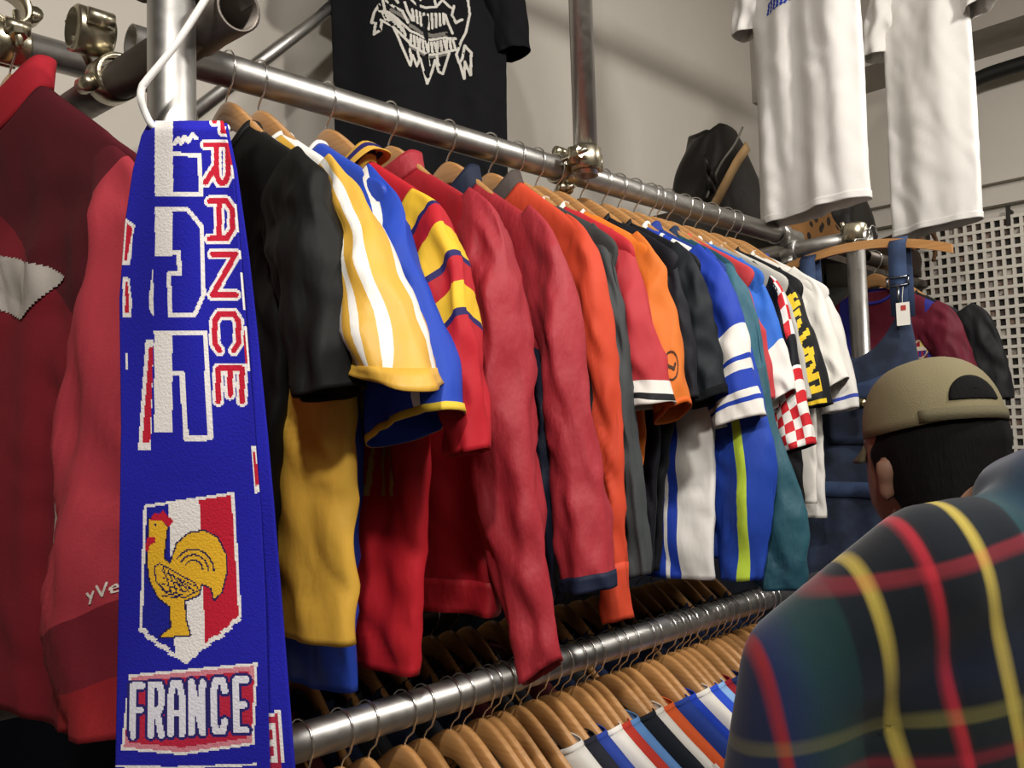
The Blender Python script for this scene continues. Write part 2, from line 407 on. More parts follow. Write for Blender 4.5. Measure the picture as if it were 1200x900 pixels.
        patch_mesh(name, g.lasto, pt, q0, q1, v0, v1, n, m, func, mat)
    def front_patch(g, a0, a1, z0, z1, n, m, func, mat, name='print', off=.0022):
        def pt(a, z):
            lo, hi = .0, 1.
            for _ in range(22):
                mid = (lo+hi)/2
                if g.prof(mid)[0] > z: lo = mid
                else: hi = mid
            w = g.prof(lo)[1]; c = max(-.999, min(.999, a/w)); c = math.copysign(abs(c)**(1/.85), c)
            p, _ = g.front(math.acos(c), lo); return np.array((p[0]-off, p[1], p[2]))
        patch_mesh(name, g.bodyo, pt, a0, a1, z0, z1, n, m, func, mat)
    def done(g):
        if g.rot: g.root.rotation_euler = (0, 0, g.rot)
        return g.root
def patch_mesh(name, root, pt, a0, a1, b0, b1, n, m, func, mat):
    V = [tuple(pt(a0+(a1-a0)*i/n, b0+(b1-b0)*j/m)) for j in range(m+1) for i in range(n+1)]
    F, C = [], []
    for j in range(m):
        for i in range(n):
            c = func((i+.5)/n, (j+.5)/m)
            if c is None: continue
            F.append((j*(n+1)+i, j*(n+1)+i+1, (j+1)*(n+1)+i+1, (j+1)*(n+1)+i)); C.append(lin(c))
    if F: mesh_obj(name, V, F, mat, root, col=C)
def strokes(segs, hw):       # distance-to-strokes test in a unit box
    S = [np.array(s, dtype=float) for s in segs]
    def f(x, y):
        for s in S:
            for k in range(len(s)-1):
                d = s[k+1]-s[k]; l = d@d; t = 0 if l == 0 else max(0, min(1, ((x-s[k][0])*d[0]+(y-s[k][1])*d[1])/l))
                if (x-s[k][0]-d[0]*t)**2+(y-s[k][1]-d[1]*t)**2 < hw*hw: return True
        return False
    return f
SHORT_O = [(.195, -.150), (.238, -.200), (.268, -.275), (.29, -.37), (.302, -.478)]
SHORT_I = [(.10, -.21), (.14, -.285), (.175, -.36), (.195, -.43), (.208, -.492)]
LONG_O = [(.20, -.15), (.25, -.21), (.285, -.32), (.305, -.50), (.33, -.68), (.35, -.84)]
LONG_I = [(.11, -.22), (.16, -.33), (.20, -.45), (.215, -.58), (.245, -.72), (.28, -.865)]
def both(g, o, i, m, **k):
    g.sleeve(o, i, m, side=-1, **k); g.sleeve(o, i, m, side=1, **k)
# ------------------------------------------------------------------ the upper row of shirts, from the scarf post to the overalls
RED, YEL, BLU, NAVY, BLK, WHT = 'b3202b', 'd2a440', '1f3fae', '161c2e', '17171a', 'e2dfd8'
def up_hanger(s, what, rot=0): hanger(s, 0, RZ, 'wooden hanger on the shirt rail holding the '+what, rot=rot)
# black T-shirt behind the scarf
up_hanger(-.585, 'black satin shirt beside the scarf')
g = Garment('shirt', 'black satin short-sleeved shirt hanging right beside the blue scarf', 'shirt', -.585, hem=-.80, w=.17, wh=.085, seed=3, amp=.006)
g.torso(cloth('131312')); g.collar(cloth('131312')); both(g, SHORT_O, SHORT_I, cloth('131312'), ht=.04); g.done()
# yellow shirt with three white shoulder stripes
up_hanger(-.535, 'yellow shirt')
g = Garment('football_shirt', 'shiny yellow football shirt with three white stripes along the shoulder', 'shirt', -.535, hem=-.80, wh=.213, w=.236, seed=5, amp=.007, drop=.03)
yst = [(-2, YEL), (-.100, WHT), (-.088, YEL), (-.077, WHT), (-.065, YEL), (-.054, WHT), (.3, WHT)]
g.torso(bands('yellow_body', .7, 1, yst, 'satin')); g.collar(cloth(WHT), h=.014)
O = [(.195, -.150), (.242, -.200), (.287, -.27), (.335, -.36), (.392, -.487)]; I = [(.10, -.22), (.15, -.285), (.2, -.35), (.232, -.41), (.252, -.452)]
ysl = [(-.2, YEL), (.000, WHT), (.008, YEL), (.019, WHT), (.028, YEL), (.041, WHT), (.050, YEL), (.2, YEL)]
both(g, O, I, bands('yellow_sleeve', 1, 0, ysl, 'satin'), ht=[.025, .03, .036, .042, .045], xo=-.004, cuff=(cloth(YEL, 'satin'), .022, .015)); g.done()
# royal blue shirt layered behind it
g = Garment('football_shirt', 'royal blue shirt with yellow-edged cuff showing behind the yellow shirt', 'shirt', -.478, hem=-.885, w=.15, wh=.135, seed=8, amp=.007, t=.022)
g.torso(cloth('2343ab', 'satin')); g.collar(cloth(WHT), h=.014)
O = [(.195, -.15), (.245, -.215), (.292, -.32), (.335, -.42), (.362, -.505)]; I = [(.10, -.22), (.13, -.32), (.165, -.41), (.19, -.48), (.205, -.55)]
both(g, O, I, bands('blue_sleeve', 1, 0, [(-.2, '2343ab'), (.046, WHT), (.055, '2343ab'), (.2, '2343ab')], 'poly'), ht=[.022, .028, .036, .044, .048], cuff=(cloth('d8b93c'), .014, .02), xo=.002); g.done()
# red shirt with yellow and navy bands
up_hanger(-.417, 'red shirt with striped collar')
g = Garment('football_shirt', 'red football shirt with yellow and navy bands and a striped collar', 'shirt', -.417, hem=-.862, w=.25, wh=.205, seed=11, amp=.007, tip=(.283, -.235), neckw=.12, neckz=-.13, drop=.06)
NV = '26235a'
rb = [(-2.5, 'b01f2a'), (-.635, NV), (-.625, 'e2b632'), (-.56, 'b01f2a'), (1, 'b01f2a')]
g.torso(bands('red_body', -1, 1, rb, 'poly'))
g.collar(bands('striped_collar', 1, 0, [(-.1, YEL), (.12, NV), (.24, YEL), (.42, 'b01f2a'), (.52, YEL), (.66, NV), (.78, YEL), (1.1, YEL)]), 'polo', h=.034)
O = [(.22, -.18), (.283, -.235), (.325, -.33), (.343, -.43), (.355, -.555)]; I = [(.15, -.27), (.21, -.33), (.25, -.41), (.275, -.49), (.288, -.566)]
rs = [(0, 'e2b632'), (.060, NV), (.070, 'b01f2a'), (.104, 'e2b632'), (.144, NV), (.154, 'b01f2a'), (.186, 'e2b632'), (.219, NV), (.228, 'b01f2a'), (.6, 'b01f2a')]
both(g, O, I, bands('red_sleeve', 0, 1, rs, 'poly'), ht=.032, xo=-.004)
def three(x, y):
    for k in range(3):
        if abs(x-(.22+.3*k-.10*y)) < .05: return 'a78a4a'
g.front_patch(.115, .195, -.54, -.62, 40, 16, three, painted('poly'), 'stripe_print'); g.done()
# red windbreaker with long sleeve
up_hanger(-.295, 'red windbreaker')
g = Garment('windbreaker', 'plain dark red nylon windbreaker with long sleeve and gathered hem', 'jacket', -.295, hem=-.80, w=.25, wh=.225, seed=14, amp=.011, t=.03, tip=(.25, -.215), drop=.03)
g.torso(cloth('981a25', 'satin')); g.collar(cloth('962530', 'nylon'), 'stand', h=.045); g.hemband(cloth('9a1823', 'nylon'))
O = [(.20, -.15), (.253, -.21), (.285, -.32), (.305, -.50), (.33, -.68), (.356, -.842)]; I = [(.13, -.24), (.19, -.34), (.22, -.46), (.205, -.60), (.245, -.74), (.292, -.885)]
both(g, O, I, cloth('9a2530', 'nylon'), ht=[.03, .04, .045, .045, .035, .022], amp=.006); g.done()
# red jacket with navy collar and lower panel
up_hanger(-.166, 'red jacket with the navy collar')
g = Garment('track_jacket', 'red jacket with navy collar, navy lower panel and navy cuff', 'jacket', -.166, hem=-.80, w=.25, wh=.22, seed=17, amp=.009, t=.028, tip=(.25, -.225))
g.torso(bands('red_navy', .63, 1, [(-3, '1a2136'), (-.272, '98222c'), (1, '98222c')], 'nylon')); g.collar(cloth('1c2437'), 'stand', h=.05)
O = [(.20, -.155), (.253, -.225), (.285, -.33), (.312, -.52), (.332, -.66), (.347, -.765)]; I = [(.13, -.24), (.195, -.35), (.235, -.45), (.24, -.58), (.246, -.69), (.252, -.785)]
both(g, O, I, cloth('9e2a34', 'nylon'), ht=[.026, .034, .036, .036, .034, .03], amp=.004, cuff=(cloth('1a2136'), .026, .03)); g.done()
# orange and charcoal tracksuit top
up_hanger(-.063, 'orange and charcoal tracksuit top')
g = Garment('track_jacket', 'orange-red and charcoal tracksuit top with a long orange sleeve', 'jacket', -.063, hem=-.80, w=.23, seed=20, amp=.006, t=.022, neckz=-.085)
g.torso(bands('orange_char', .7, 1, [(-3, '38393a'), (-.125, 'c4452c'), (1, 'c4452c')], 'poly')); g.collar(cloth('4a423e'), 'stand', h=.036)
O = [(.19, -.15), (.238, -.21), (.275, -.35), (.285, -.50), (.29, -.68), (.293, -.835)]; I = [(.12, -.22), (.17, -.32), (.21, -.42), (.225, -.55), (.235, -.70), (.246, -.845)]
both(g, O, I, bands('orange_sleeve', 1, 0, [(-.2, '2c2d2f'), (-.006, 'c4452c'), (.2, 'c4452c')], 'poly'), ht=[.02, .026, .026, .024, .022, .02], amp=.003, cuff=(cloth('c4452c'), .09, .02)); g.done()
# charcoal top
up_hanger(.008, 'charcoal long-sleeved top')
g = Garment('sweatshirt', 'plain charcoal long-sleeved top squeezed between orange and red shirts', 'shirt', .008, hem=-.78, w=.22, seed=22, amp=.004, t=.018)
g.torso(cloth('3a3c3c')); g.collar(cloth('d0cbc2'))
O = [(.19, -.155), (.225, -.22), (.246, -.34), (.258, -.48), (.27, -.62), (.285, -.775)]; I = [(.12, -.23), (.17, -.33), (.21, -.42), (.22, -.55), (.23, -.66), (.235, -.785)]
both(g, O, I, cloth('3f4344'), ht=.02, amp=.003); g.done()
# red short-sleeved shirt with white and black cuff
up_hanger(.064, 'red shirt with the white cuff')
g = Garment('football_shirt', 'red short-sleeved shirt with a white and black cuff', 'shirt', .064, hem=-.72, w=.215, wh=.19, seed=24, amp=.006, t=.022)
g.torso(cloth('b42932')); g.collar(bands('bw_collar', 0, 1, [(-1, WHT), (.1, BLK), (.2, WHT), (.42, BLK), (.5, WHT), (1, WHT)]), h=.022)
O = [(.185, -.155), (.225, -.215), (.255, -.30), (.282, -.40), (.304, -.49)]; I = [(.10, -.22), (.13, -.31), (.16, -.39), (.185, -.45), (.205, -.505)]
both(g, O, I, bands('red_cuff', -.25, 1, [(-.5, 'b0343b'), (.285, WHT), (.306, BLK), (.314, WHT), (.33, WHT)]), ht=[.022, .03, .036, .044, .046]); g.done()
# orange shirt with round swoosh badge
up_hanger(.122, 'orange shirt')
g = Garment('football_shirt', 'bright orange shirt with a small dark ringed tick badge on the sleeve', 'shirt', .122, hem=-.78, w=.215, wh=.17, seed=26, amp=.006, t=.02)
g.torso(bands('orange_black', .45, 1, [(-3, '141416'), (-.665, 'e0782a'), (1, 'e0782a')])); g.collar(cloth(WHT), h=.014)
O = [(.20, -.155), (.25, -.235), (.27, -.32), (.286, -.41), (.298, -.49)]; I = [(.11, -.22), (.15, -.31), (.18, -.39), (.21, -.46), (.235, -.53)]
both(g, O, I, cloth('cf6f2b'), ht=.032, cuff=(cloth('cf5f20'), .012, .01))
tick = strokes([[(.25, .48), (.36, .62), (.76, .40)]], .055)
def badge(x, y):
    r = math.hypot((x-.5)/.46, (y-.5)/.46)
    return '3b2412' if .86 < r < 1 or tick(x, y) else None
g.sleeve_patch(.30, 1.15, .70, .86, 30, 30, badge, painted('poly'), 'badge_print'); g.done()
up_hanger(.20, 'navy polo shirt')
g = Garment('football_shirt', 'dark navy shirt half hidden behind the orange shirt', 'shirt', .20, hem=-.81, w=.2, wh=.15, seed=27, amp=.005, t=.018)
g.torso(cloth('14151c')); g.collar(cloth('14151c')); both(g, [(x-.03, z) for x, z in SHORT_O], [(x-.03, z) for x, z in SHORT_I], cloth('15161d'), ht=.025); g.done()
# black shirt
up_hanger(.272, 'plain black shirt')
g = Garment('football_shirt', 'plain black short-sleeved shirt beside the royal blue one', 'shirt', .272, hem=-.82, w=.2, wh=.11, seed=29, amp=.006, t=.02)
g.torso(cloth('141519')); g.collar(cloth('101114'))
both(g, [(.185, -.15), (.228, -.21), (.252, -.29), (.268, -.38), (.282, -.472)], [(.10, -.22), (.14, -.30), (.17, -.38), (.19, -.44), (.203, -.50)], cloth('1b1f24'), ht=.035, cuff=(cloth('101114', 'knit'), .02, .02)); g.done()
# royal blue shirt with white bands
up_hanger(.326, 'royal blue shirt with white bands')
g = Garment('football_shirt', 'royal blue shirt with white sleeve bands and broad white side panel', 'shirt', .326, hem=-.838, w=.225, wh=.2, seed=31, amp=.006, t=.022)
B2 = '2440a8'
g.torso(bands('blue_white', 1, 0, [(-.5, B2), (.112, WHT), (.119, B2), (.138, WHT), (.5, WHT)])); g.collar(bands('wb_collar', 0, 1, [(-1, WHT), (.12, '2a2f62'), (.16, WHT), (1, WHT)]), h=.03)
O = [(.20, -.15), (.25, -.22), (.285, -.31), (.308, -.41), (.328, -.515)]; I = [(.11, -.22), (.15, -.31), (.185, -.40), (.21, -.47), (.222, -.54)]
both(g, O, I, bands('blue_bands', 0, 1, [(0, B2), (.212, WHT), (.262, B2), (.270, WHT), (.286, B2), (.318, WHT), (.330, B2), (.338, WHT), (.5, WHT)]), ht=.036)
g.front_patch(.045, .09, -.73, -.775, 12, 12, lambda x, y: BLK if y < .45 else 'b9b6b0', painted('poly'), 'sewn_label'); g.done()
# blue sleeve with neon stripe
up_hanger(.384, 'blue top with the neon stripe')
g = Garment('track_jacket', 'royal blue track top with a neon yellow stripe down the sleeve', 'jacket', .372, hem=-.80, w=.2, seed=33, amp=.006, t=.02)
g.torso(cloth('1d3580')); g.collar(cloth('1d3580'), 'stand', h=.03)
O = [(.19, -.15), (.235, -.22), (.27, -.34), (.305, -.50), (.325, -.62), (.285, -.835)]; I = [(.12, -.24), (.16, -.33), (.18, -.45), (.18, -.58), (.185, -.70), (.192, -.84)]
both(g, O, I, bands('neon', 1, 0, [(-.2, '2444a4'), (.006, 'bcd645'), (.028, '2444a4'), (.2, '2444a4')]), ht=[.02, .03, .03, .03, .03, .025], amp=.003); g.done()
# teal
up_hanger(.442, 'dark teal track top')
g = Garment('track_jacket', 'dark teal track top with a long pointed sleeve', 'jacket', .442, hem=-.80, w=.21, seed=35, amp=.006, t=.02, tip=(.215, -.19))
g.torso(cloth('1d4655')); g.collar(cloth('1b2b45'), 'stand', h=.03)
O = [(.165, -.15), (.215, -.20), (.255, -.30), (.285, -.50), (.342, -.70), (.335, -.86)]; I = [(.10, -.22), (.14, -.33), (.17, -.45), (.19, -.58), (.20, -.70), (.235, -.86)]
both(g, O, I, bands('teal_sleeve', -.6, 1, [(-.5, '2f6070'), (.26, '26525f'), (.60, '1f4958'), (1, '1f4958')], 'nylon'), ht=[.02, .03, .03, .035, .03, .03], amp=.004); g.done()
up_hanger(.468, 'red polo shirt')
g = Garment('polo_shirt', 'red polo shirt of which only the shoulder shows beside teal', 'shirt', .482, hem=-.70, w=.18, seed=36, amp=.004, t=.014)
g.torso(cloth('b83b40')); g.collar(cloth('d0473f')); both(g, [(x-.035, z) for x, z in SHORT_O], [(x-.03, z) for x, z in SHORT_I], cloth('b83b40'), ht=.02); g.done()
# bright blue with white cuff
up_hanger(.51, 'bright blue shirt with white cuff')
g = Garment('football_shirt', 'bright blue shirt with a white sleeve end', 'shirt', .525, hem=-.75, w=.2, seed=37, amp=.004, t=.016)
g.torso(cloth('2a5fb8')); g.collar(cloth(WHT)); O = [(.18, -.15), (.225, -.22), (.255, -.31), (.28, -.40), (.292, -.46)]; I = [(.11, -.22), (.15, -.31), (.18, -.39), (.205, -.44), (.235, -.50)]
both(g, O, I, bands('brightblue', .3, 1, [(-1, '2d66c4'), (.225, WHT), (1, WHT)]), ht=.03); g.done()
# red and white checks
up_hanger(.58, 'red and white checked shirt')
g = Garment('football_shirt', 'black and grey shirt with red and white checked shoulder and sleeve end', 'shirt', .58, hem=-.80, w=.21, seed=39, amp=.004, t=.018)
g.torso(cloth('8d8c86')); g.collar(cloth(WHT), h=.016)
O = [(.18, -.15), (.245, -.235), (.265, -.34), (.28, -.46), (.302, -.575)]; I = [(.12, -.25), (.17, -.34), (.20, -.43), (.215, -.52), (.232, -.60)]
both(g, O, I, cloth('15161d'), ht=.03, cuff=(checks('red_white', 'c8262e', 'e6e2dc', .021), .15, .02))
def chk(x, y): return 'c8262e' if (int(x*2)+int(y*5)) % 2 else 'e6e2dc'
g.sleeve_patch(-.2, .75, .12, .50, 16, 30, chk, painted('poly'), 'checked_stripe')
R = g.last
g.done()
up_hanger(.628, 'grey T-shirt')
g = Garment('tshirt', 'light grey T-shirt squeezed beside the checked shirt', 'shirt', .632, hem=-.75, w=.19, seed=40, amp=.003, t=.014)
g.torso(cloth('b7b4ac', 'cotton')); g.collar(cloth('c5c2ba', 'knit')); both(g, [(x-.03, z) for x, z in SHORT_O], [(x-.02, z) for x, z in SHORT_I], cloth('b7b4ac', 'cotton'), ht=.02); g.done()
# black with yellow letters
up_hanger(.701, 'black shirt with yellow lettering')
g = Garment('tshirt', 'black T-shirt with jagged yellow lettering down the sleeve', 'shirt', .701, hem=-.75, w=.21, seed=41, amp=.004, t=.018)
g.torso(cloth(BLK)); g.collar(cloth(BLK))
both(g, [(.18, -.15), (.222, -.22), (.25, -.31), (.27, -.40), (.285, -.49)], [(.10, -.22), (.14, -.31), (.17, -.39), (.20, -.45), (.226, -.50)], cloth(BLK), ht=.035)
ys = strokes([[(.1, .05), (.5, .02), (.3, .10), (.8, .06)], [(.1, .13), (.85, .11)], [(.2, .2), (.7, .17), (.5, .24), (.9, .25), (.55, .32), (.25, .27)], [(.1, .38), (.5, .42), (.9, .36)], [(.5, .42), (.45, .52), (.15, .55)],
   [(.2, .6), (.85, .58), (.9, .68), (.5, .70), (.2, .66), (.2, .6)], [(.15, .76), (.85, .74), (.85, .84), (.5, .85), (.15, .86), (.15, .76)]], .028)
g.sleeve_patch(.3, 1.9, .25, .98, 40, 60, lambda x, y: 'e3c02c' if ys(x, y) or y > .95 else None, painted('poly'), 'lettering'); g.done()
# white tee
up_hanger(.773, 'white T-shirt')
g = Garment('tshirt', 'plain white T-shirt on the shirt rail beside the black and yellow one', 'shirt', .773, hem=-.72, w=.21, seed=43, amp=.005, t=.018)
g.torso(cloth('dcd8cf', 'cotton')); g.collar(cloth('dcd8cf', 'knit'))
both(g, [(.18, -.14), (.228, -.195), (.26, -.27), (.28, -.35), (.298, -.43)], [(.10, -.22), (.14, -.31), (.18, -.39), (.205, -.44), (.23, -.48)], cloth('e0dcd3', 'cotton'), ht=.035); g.done()
up_hanger(.815, 'white shirt with blue trim')
g = Garment('tshirt', 'white shirt with thin blue trim beside the denim overalls', 'shirt', .835, hem=-.76, w=.2, seed=44, amp=.004, t=.016)
g.torso(cloth('d5d2cc', 'cotton')); g.collar(cloth('3a49a0', 'knit'))
both(g, [(x-.012, z-.02) for x, z in SHORT_O], [(x-.005, z-.02) for x, z in SHORT_I], bands('white_blue', 0, 1, [(0, 'd5d2cc'), (.30, '3a49a0'), (.306, 'd5d2cc'), (.9, 'd5d2cc')], 'cotton'), ht=.028); g.done()

# ------------------------------------------------------------------ red ski jacket on the short rail
hanger(-.80, .25, 2.10, 'wooden hanger holding the red ski jacket', rot=.1)
g = Garment('ski_jacket', 'bulky red ski jacket with maroon yoke and grey chest patch', 'jacket', -.80, y=.25, z=2.10, hem=-.94, w=.34, wh=.33, seed=50, amp=.006, t=.035, tip=(.40, -.27), neckz=-.10, neckw=.12, tilt=.10, wr=.7)
g.torso(bands('ski_body', .7, 1, [(-3, '7a1b27'), (-.26, '541620'), (1, '541620')], 'cotton')); g.collar(cloth('a3222e', 'cotton'), 'stand', h=.07)
O = [(.30, -.20), (.385, -.27), (.425, -.38), (.432, -.56), (.432, -.75), (.43, -.915)]; I = [(.22, -.29), (.27, -.38), (.262, -.52), (.25, -.66), (.242, -.80), (.245, -.94)]
both(g, O, I, bands('ski_sleeve', .12, 1, [(-1, '5c1822'), (.085, 'aa3843'), (.575, '74202b'), (.65, '94242a'), (1, '94242a')], 'cotton'), ht=[.03, .045, .05, .055, .055, .05], amp=.010)
word = strokes([[(.04, .3), (.12, .7)], [(.2, .3), (.06, 1)], [(.3, .05), (.42, .75), (.56, .05)], [(.62, .5), (.84, .45), (.76, .28), (.64, .4), (.68, .7), (.86, .7)]], .035)
g.sleeve_patch(1.22, 0.80, .79, .812, 60, 20, lambda x, y: 'd9cfc6' if word(x, y) else None, painted('cotton'), 'embroidered_letters')
CP = [(-.06, -.300), (.19, -.365), (.235, -.385), (.13, -.43), (-.06, -.372)]
def chest(x, y):
    a, z = -.06+.30*x, -.29-.15*y; r = False
    for (ax, az), (bx_, bz) in zip(CP, CP[1:]+CP[:1]):
        if (az > z) != (bz > z) and a < (bx_-ax)*(z-az)/(bz-az)+ax: r = not r
    return None if not r else ('817c78' if ((a+.055)/.03)**2+((z+.335)/.03)**2 < 1 else 'b0a9a1')
g.front_patch(-.06, .24, -.29, -.44, 90, 50, chest, painted('cotton'), 'chest_patch', off=.003)
g.front_patch(.222, .247, -.60, -.76, 10, 24, lambda x, y: 'bdb6ad' if abs(x-(.85-.55*y)) < .06+.28*y else None, painted('cotton'), 'drawcord_tab'); g.done()

# ------------------------------------------------------------------ knitted supporter scarf
SX0, SX1, SY0, SY1 = 130, 350, 143, 912
def seg_d(PX, PY, pts):
    D = np.full(PX.shape, 1e9)
    for (x0, y0), (x1, y1) in zip(pts[:-1], pts[1:]):
        dx, dy = x1-x0, y1-y0; l = max(dx*dx+dy*dy, 1e-9); t = np.clip(((PX-x0)*dx+(PY-y0)*dy)/l, 0, 1)
        D = np.minimum(D, np.hypot(PX-x0-dx*t, PY-y0-dy*t))
    return D
def inside(PX, PY, pts):
    r = np.zeros(PX.shape, bool); n = len(pts)
    for i in range(n):
        x0, y0 = pts[i]; x1, y1 = pts[(i+1) % n]
        if y0 == y1: continue
        c = ((y0 > PY) != (y1 > PY)) & (PX < (x1-x0)*(PY-y0)/(y1-y0)+x0); r ^= c
    return r
GLY = {'F': [[(0, 0), (0, 1)], [(0, 1), (1, 1)], [(0, .52), (.75, .52)]], 'R': [[(0, 0), (0, 1), (.8, 1), (1, .86), (1, .62), (.8, .48), (0, .48)], [(.55, .48), (1, 0)]],
       'A': [[(0, 0), (0, .75), (.25, 1), (.75, 1), (1, .75), (1, 0)], [(0, .42), (1, .42)]], 'N': [[(0, 0), (0, 1), (1, 0), (1, 1)]],
       'C': [[(1, .8), (.8, 1), (.2, 1), (0, .8), (0, .2), (.2, 0), (.8, 0), (1, .2)]], 'E': [[(1, 0), (0, 0), (0, 1), (1, 1)], [(0, .5), (.8, .5)]]}
SB, SR, SW, SYL = lin('1f1f9c'), lin('bb1e34'), lin('e4dfdb'), lin('dfae2c')
def scarf_art(PX, PY):
    C = np.zeros(PX.shape+(3,)); C[:] = SB
    def put(mask, c): C[mask] = c
    def rect(x0, x1, y0, y1, c): put((PX >= x0) & (PX <= x1) & (PY >= y0) & (PY <= y1), c)
    def line(pts, w, c): put(seg_d(PX, PY, pts) < w/2, c)
    # outlined giant letters
    rect(183, 204, 100, 231, SW); line([(203, 181), (233, 182), (235, 228), (186, 228)], 5, SW)
    rect(183, 203, 243, 300, SW); line([(185, 245), (220, 246), (236, 266), (239, 345), (228, 370), (200, 370), (199, 321), (211, 321), (210, 296), (186, 297)], 5, SW)
    rect(182, 203, 388, 506, SW); line([(184, 390), (241, 390), (247, 513), (219, 514), (214, 438), (203, 437)], 6, SW)
    line([(206, 169), (210, 163), (213, 168), (217, 161), (220, 166), (225, 158), (229, 162)], 5, SW)
    put(inside(PX, PY, [(172, 399), (181, 399), (178, 528), (163, 528)]), SW); put(inside(PX, PY, [(176, 407), (181, 407), (177, 519), (168, 519)]), SR)
    put(inside(PX, PY, [(181, 312), (181, 371), (176, 362), (177, 340)]), SW)
    put(inside(PX, PY, [(147, 255), (160, 264), (158, 272), (154, 310), (144, 310)]), SW); put(inside(PX, PY, [(150, 262), (157, 268), (150, 305), (147, 305)]), SR)
    put(inside(PX, PY, [(145, 324), (153, 326), (156, 356), (155, 372), (145, 372)]), SW); put(inside(PX, PY, [(148, 330), (151, 331), (153, 358), (153, 367), (148, 366)]), SR)
    rect(148, 151, 414, 433, SW)
    # FRANCE reading downwards, letter tops to the right
    y = [(138, 157, 240, 262), (170, 214, 240, 268), (236, 280, 245, 273), (298, 346, 249, 277), (368, 411, 252, 280), (432, 470, 256, 284)]
    for wht in (1, 0):
        for ch, (y0, y1, x0, x1) in zip('FRANCE', y):
            if ch == 'F': y0, y1 = 112, 154
            for s in GLY[ch]:
                pts = [(x0+v*(x1-x0), y0+u*(y1-y0)) for u, v in s]; put(seg_d(PX, PY, pts) < (6.6 if wht else 3.3), SW if wht else SR)
    for p in ([(284, 320), (287, 362)],): line(p, 3, SW)
    put(inside(PX, PY, [(286, 382), (291, 383), (295, 434), (289, 435)]), SW); put(inside(PX, PY, [(286, 388), (288, 388), (291, 425), (288, 427)]), SR)
    put(inside(PX, PY, [(295, 522), (302, 523), (308, 576), (298, 578)]), SW); put(inside(PX, PY, [(296, 530), (299, 530), (304, 567), (299, 570)]), SR)
    # shield with the cockerel
    sh = [(171, 593), (273, 578), (282, 722), (262, 742), (240, 756), (219, 776), (198, 762), (178, 748), (166, 736)]
    ins = inside(PX, PY, sh); put(ins, SW); xs = PX-(PY-590)*.045
    put(ins & (xs < 198), lin('1e2090')); put(ins & (xs > 234), SR)
    stair = np.floor((PY-735)/5) % 2
    put(seg_d(PX, PY, sh+[sh[0]]) < 1.7, SW); put((seg_d(PX, PY, [(282, 722), (262, 742), (240, 756), (219, 774), (198, 762), (178, 748), (166, 736)]) < 3.6) & (stair == 0), SW)
    Z = lambda pts: [(x/3, 600+yy/3) for x, yy in pts]
    dk = lin('1d1a4a')
    body = Z([(528, 25), (560, 20), (590, 50), (582, 110), (578, 160), (600, 185), (625, 110), (665, 75), (720, 65), (765, 90), (795, 150), (798, 210), (780, 280), (755, 305), (745, 265), (710, 250), (700, 290), (650, 310), (655, 380), (670, 430), (565, 440), (590, 415), (605, 405), (600, 330), (560, 300), (530, 240), (520, 170)])
    put(seg_d(PX, PY, body+[body[0]]) < 1.9, dk); put(inside(PX, PY, body), SYL)
    put(inside(PX, PY, Z([(530, 30), (545, 0), (560, 8), (575, -8), (590, 10), (612, 30), (595, 50), (570, 30)])), SR); put(inside(PX, PY, Z([(518, 90), (545, 85), (550, 105), (530, 115), (522, 140), (512, 130)])), SR)
    for k, r in enumerate((28, 45, 62)):
        line([(640/3+r*.9*math.cos(q)/3*1.3+14, 600+(205+k*4)/3-r*1.35*math.sin(q)/3) for q in np.linspace(.1, 2.5, 9)], 2.0, dk)
    for k in range(5): line(Z([(575+18*k, 190+14*k), (605+20*k, 285-2*k)]), 1.5, dk); line(Z([(570, 205+22*k), (690-16*k, 260+10*k)]), 1.3, dk)
    line(Z([(545, 190), (565, 180), (600, 200), (690, 250), (700, 275), (650, 300), (590, 285), (550, 240), (545, 190)]), 1.6, dk); line(Z([(545, 40), (550, 46)]), 2.2, dk)
    # boxed FRANCE
    bx = [(152, 790), (302, 776), (298, 872), (215, 884), (143, 878)]; ib = inside(PX, PY, bx); put(ib, lin('b5253f')); put(ib & (seg_d(PX, PY, bx+[bx[0]]) < 3.2), SW)
    fade = ib & ((PY > 862) | (PY < 796+(302-PX)*.05)) & (seg_d(PX, PY, bx+[bx[0]]) < 9); put(fade & (seg_d(PX, PY, bx+[bx[0]]) >= 3.2), lin('cd7f8c'))
    xs = [(157, 168), (178, 190), (201, 214), (225, 238), (251, 264), (277, 289)]
    for sw, c in ((7.2, '2a2468'), (3.8, 'dcdbe6')):
        for (x0, x1), ch in zip(xs, 'FRANCE'):
            yt = 803-(x0-157)*.06; yb = 862-(x0-157)*.06
            for s in GLY[ch]: put(ib & (seg_d(PX, PY, [(x0+u*(x1-x0), yb+v*(yt-yb)) for u, v in s]) < sw), lin(c))
    put(seg_d(PX, PY, [(135, 897), (200, 899), (300, 895)]) < 1.5, SW)
    return C
def ev(tab, y):
    ys = [t[0] for t in tab]; return float(np.interp(y, ys, [t[1] for t in tab]))
SL = [(143, 176), (160, 167), (200, 157), (260, 148), (350, 141), (500, 143), (700, 140), (912, 136)]
SRt = [(143, 262), (200, 273), (300, 282), (400, 290), (500, 298), (600, 306), (700, 311), (780, 313), (912, 317)]
SR2 = [(143, 266), (200, 278), (300, 292), (400, 303), (500, 313), (600, 322), (700, 330), (800, 338), (912, 347)]
sc = thing('football_scarf', 'blue knitted FRANCE supporter scarf with cockerel crest over the post', 'scarf', tuple(at(225, 912, .83)))
NU_, NV_ = 116, 440
ys_ = np.linspace(SY0, SY1, NV_+1); us = np.linspace(0, 1, NU_+1)
V = []
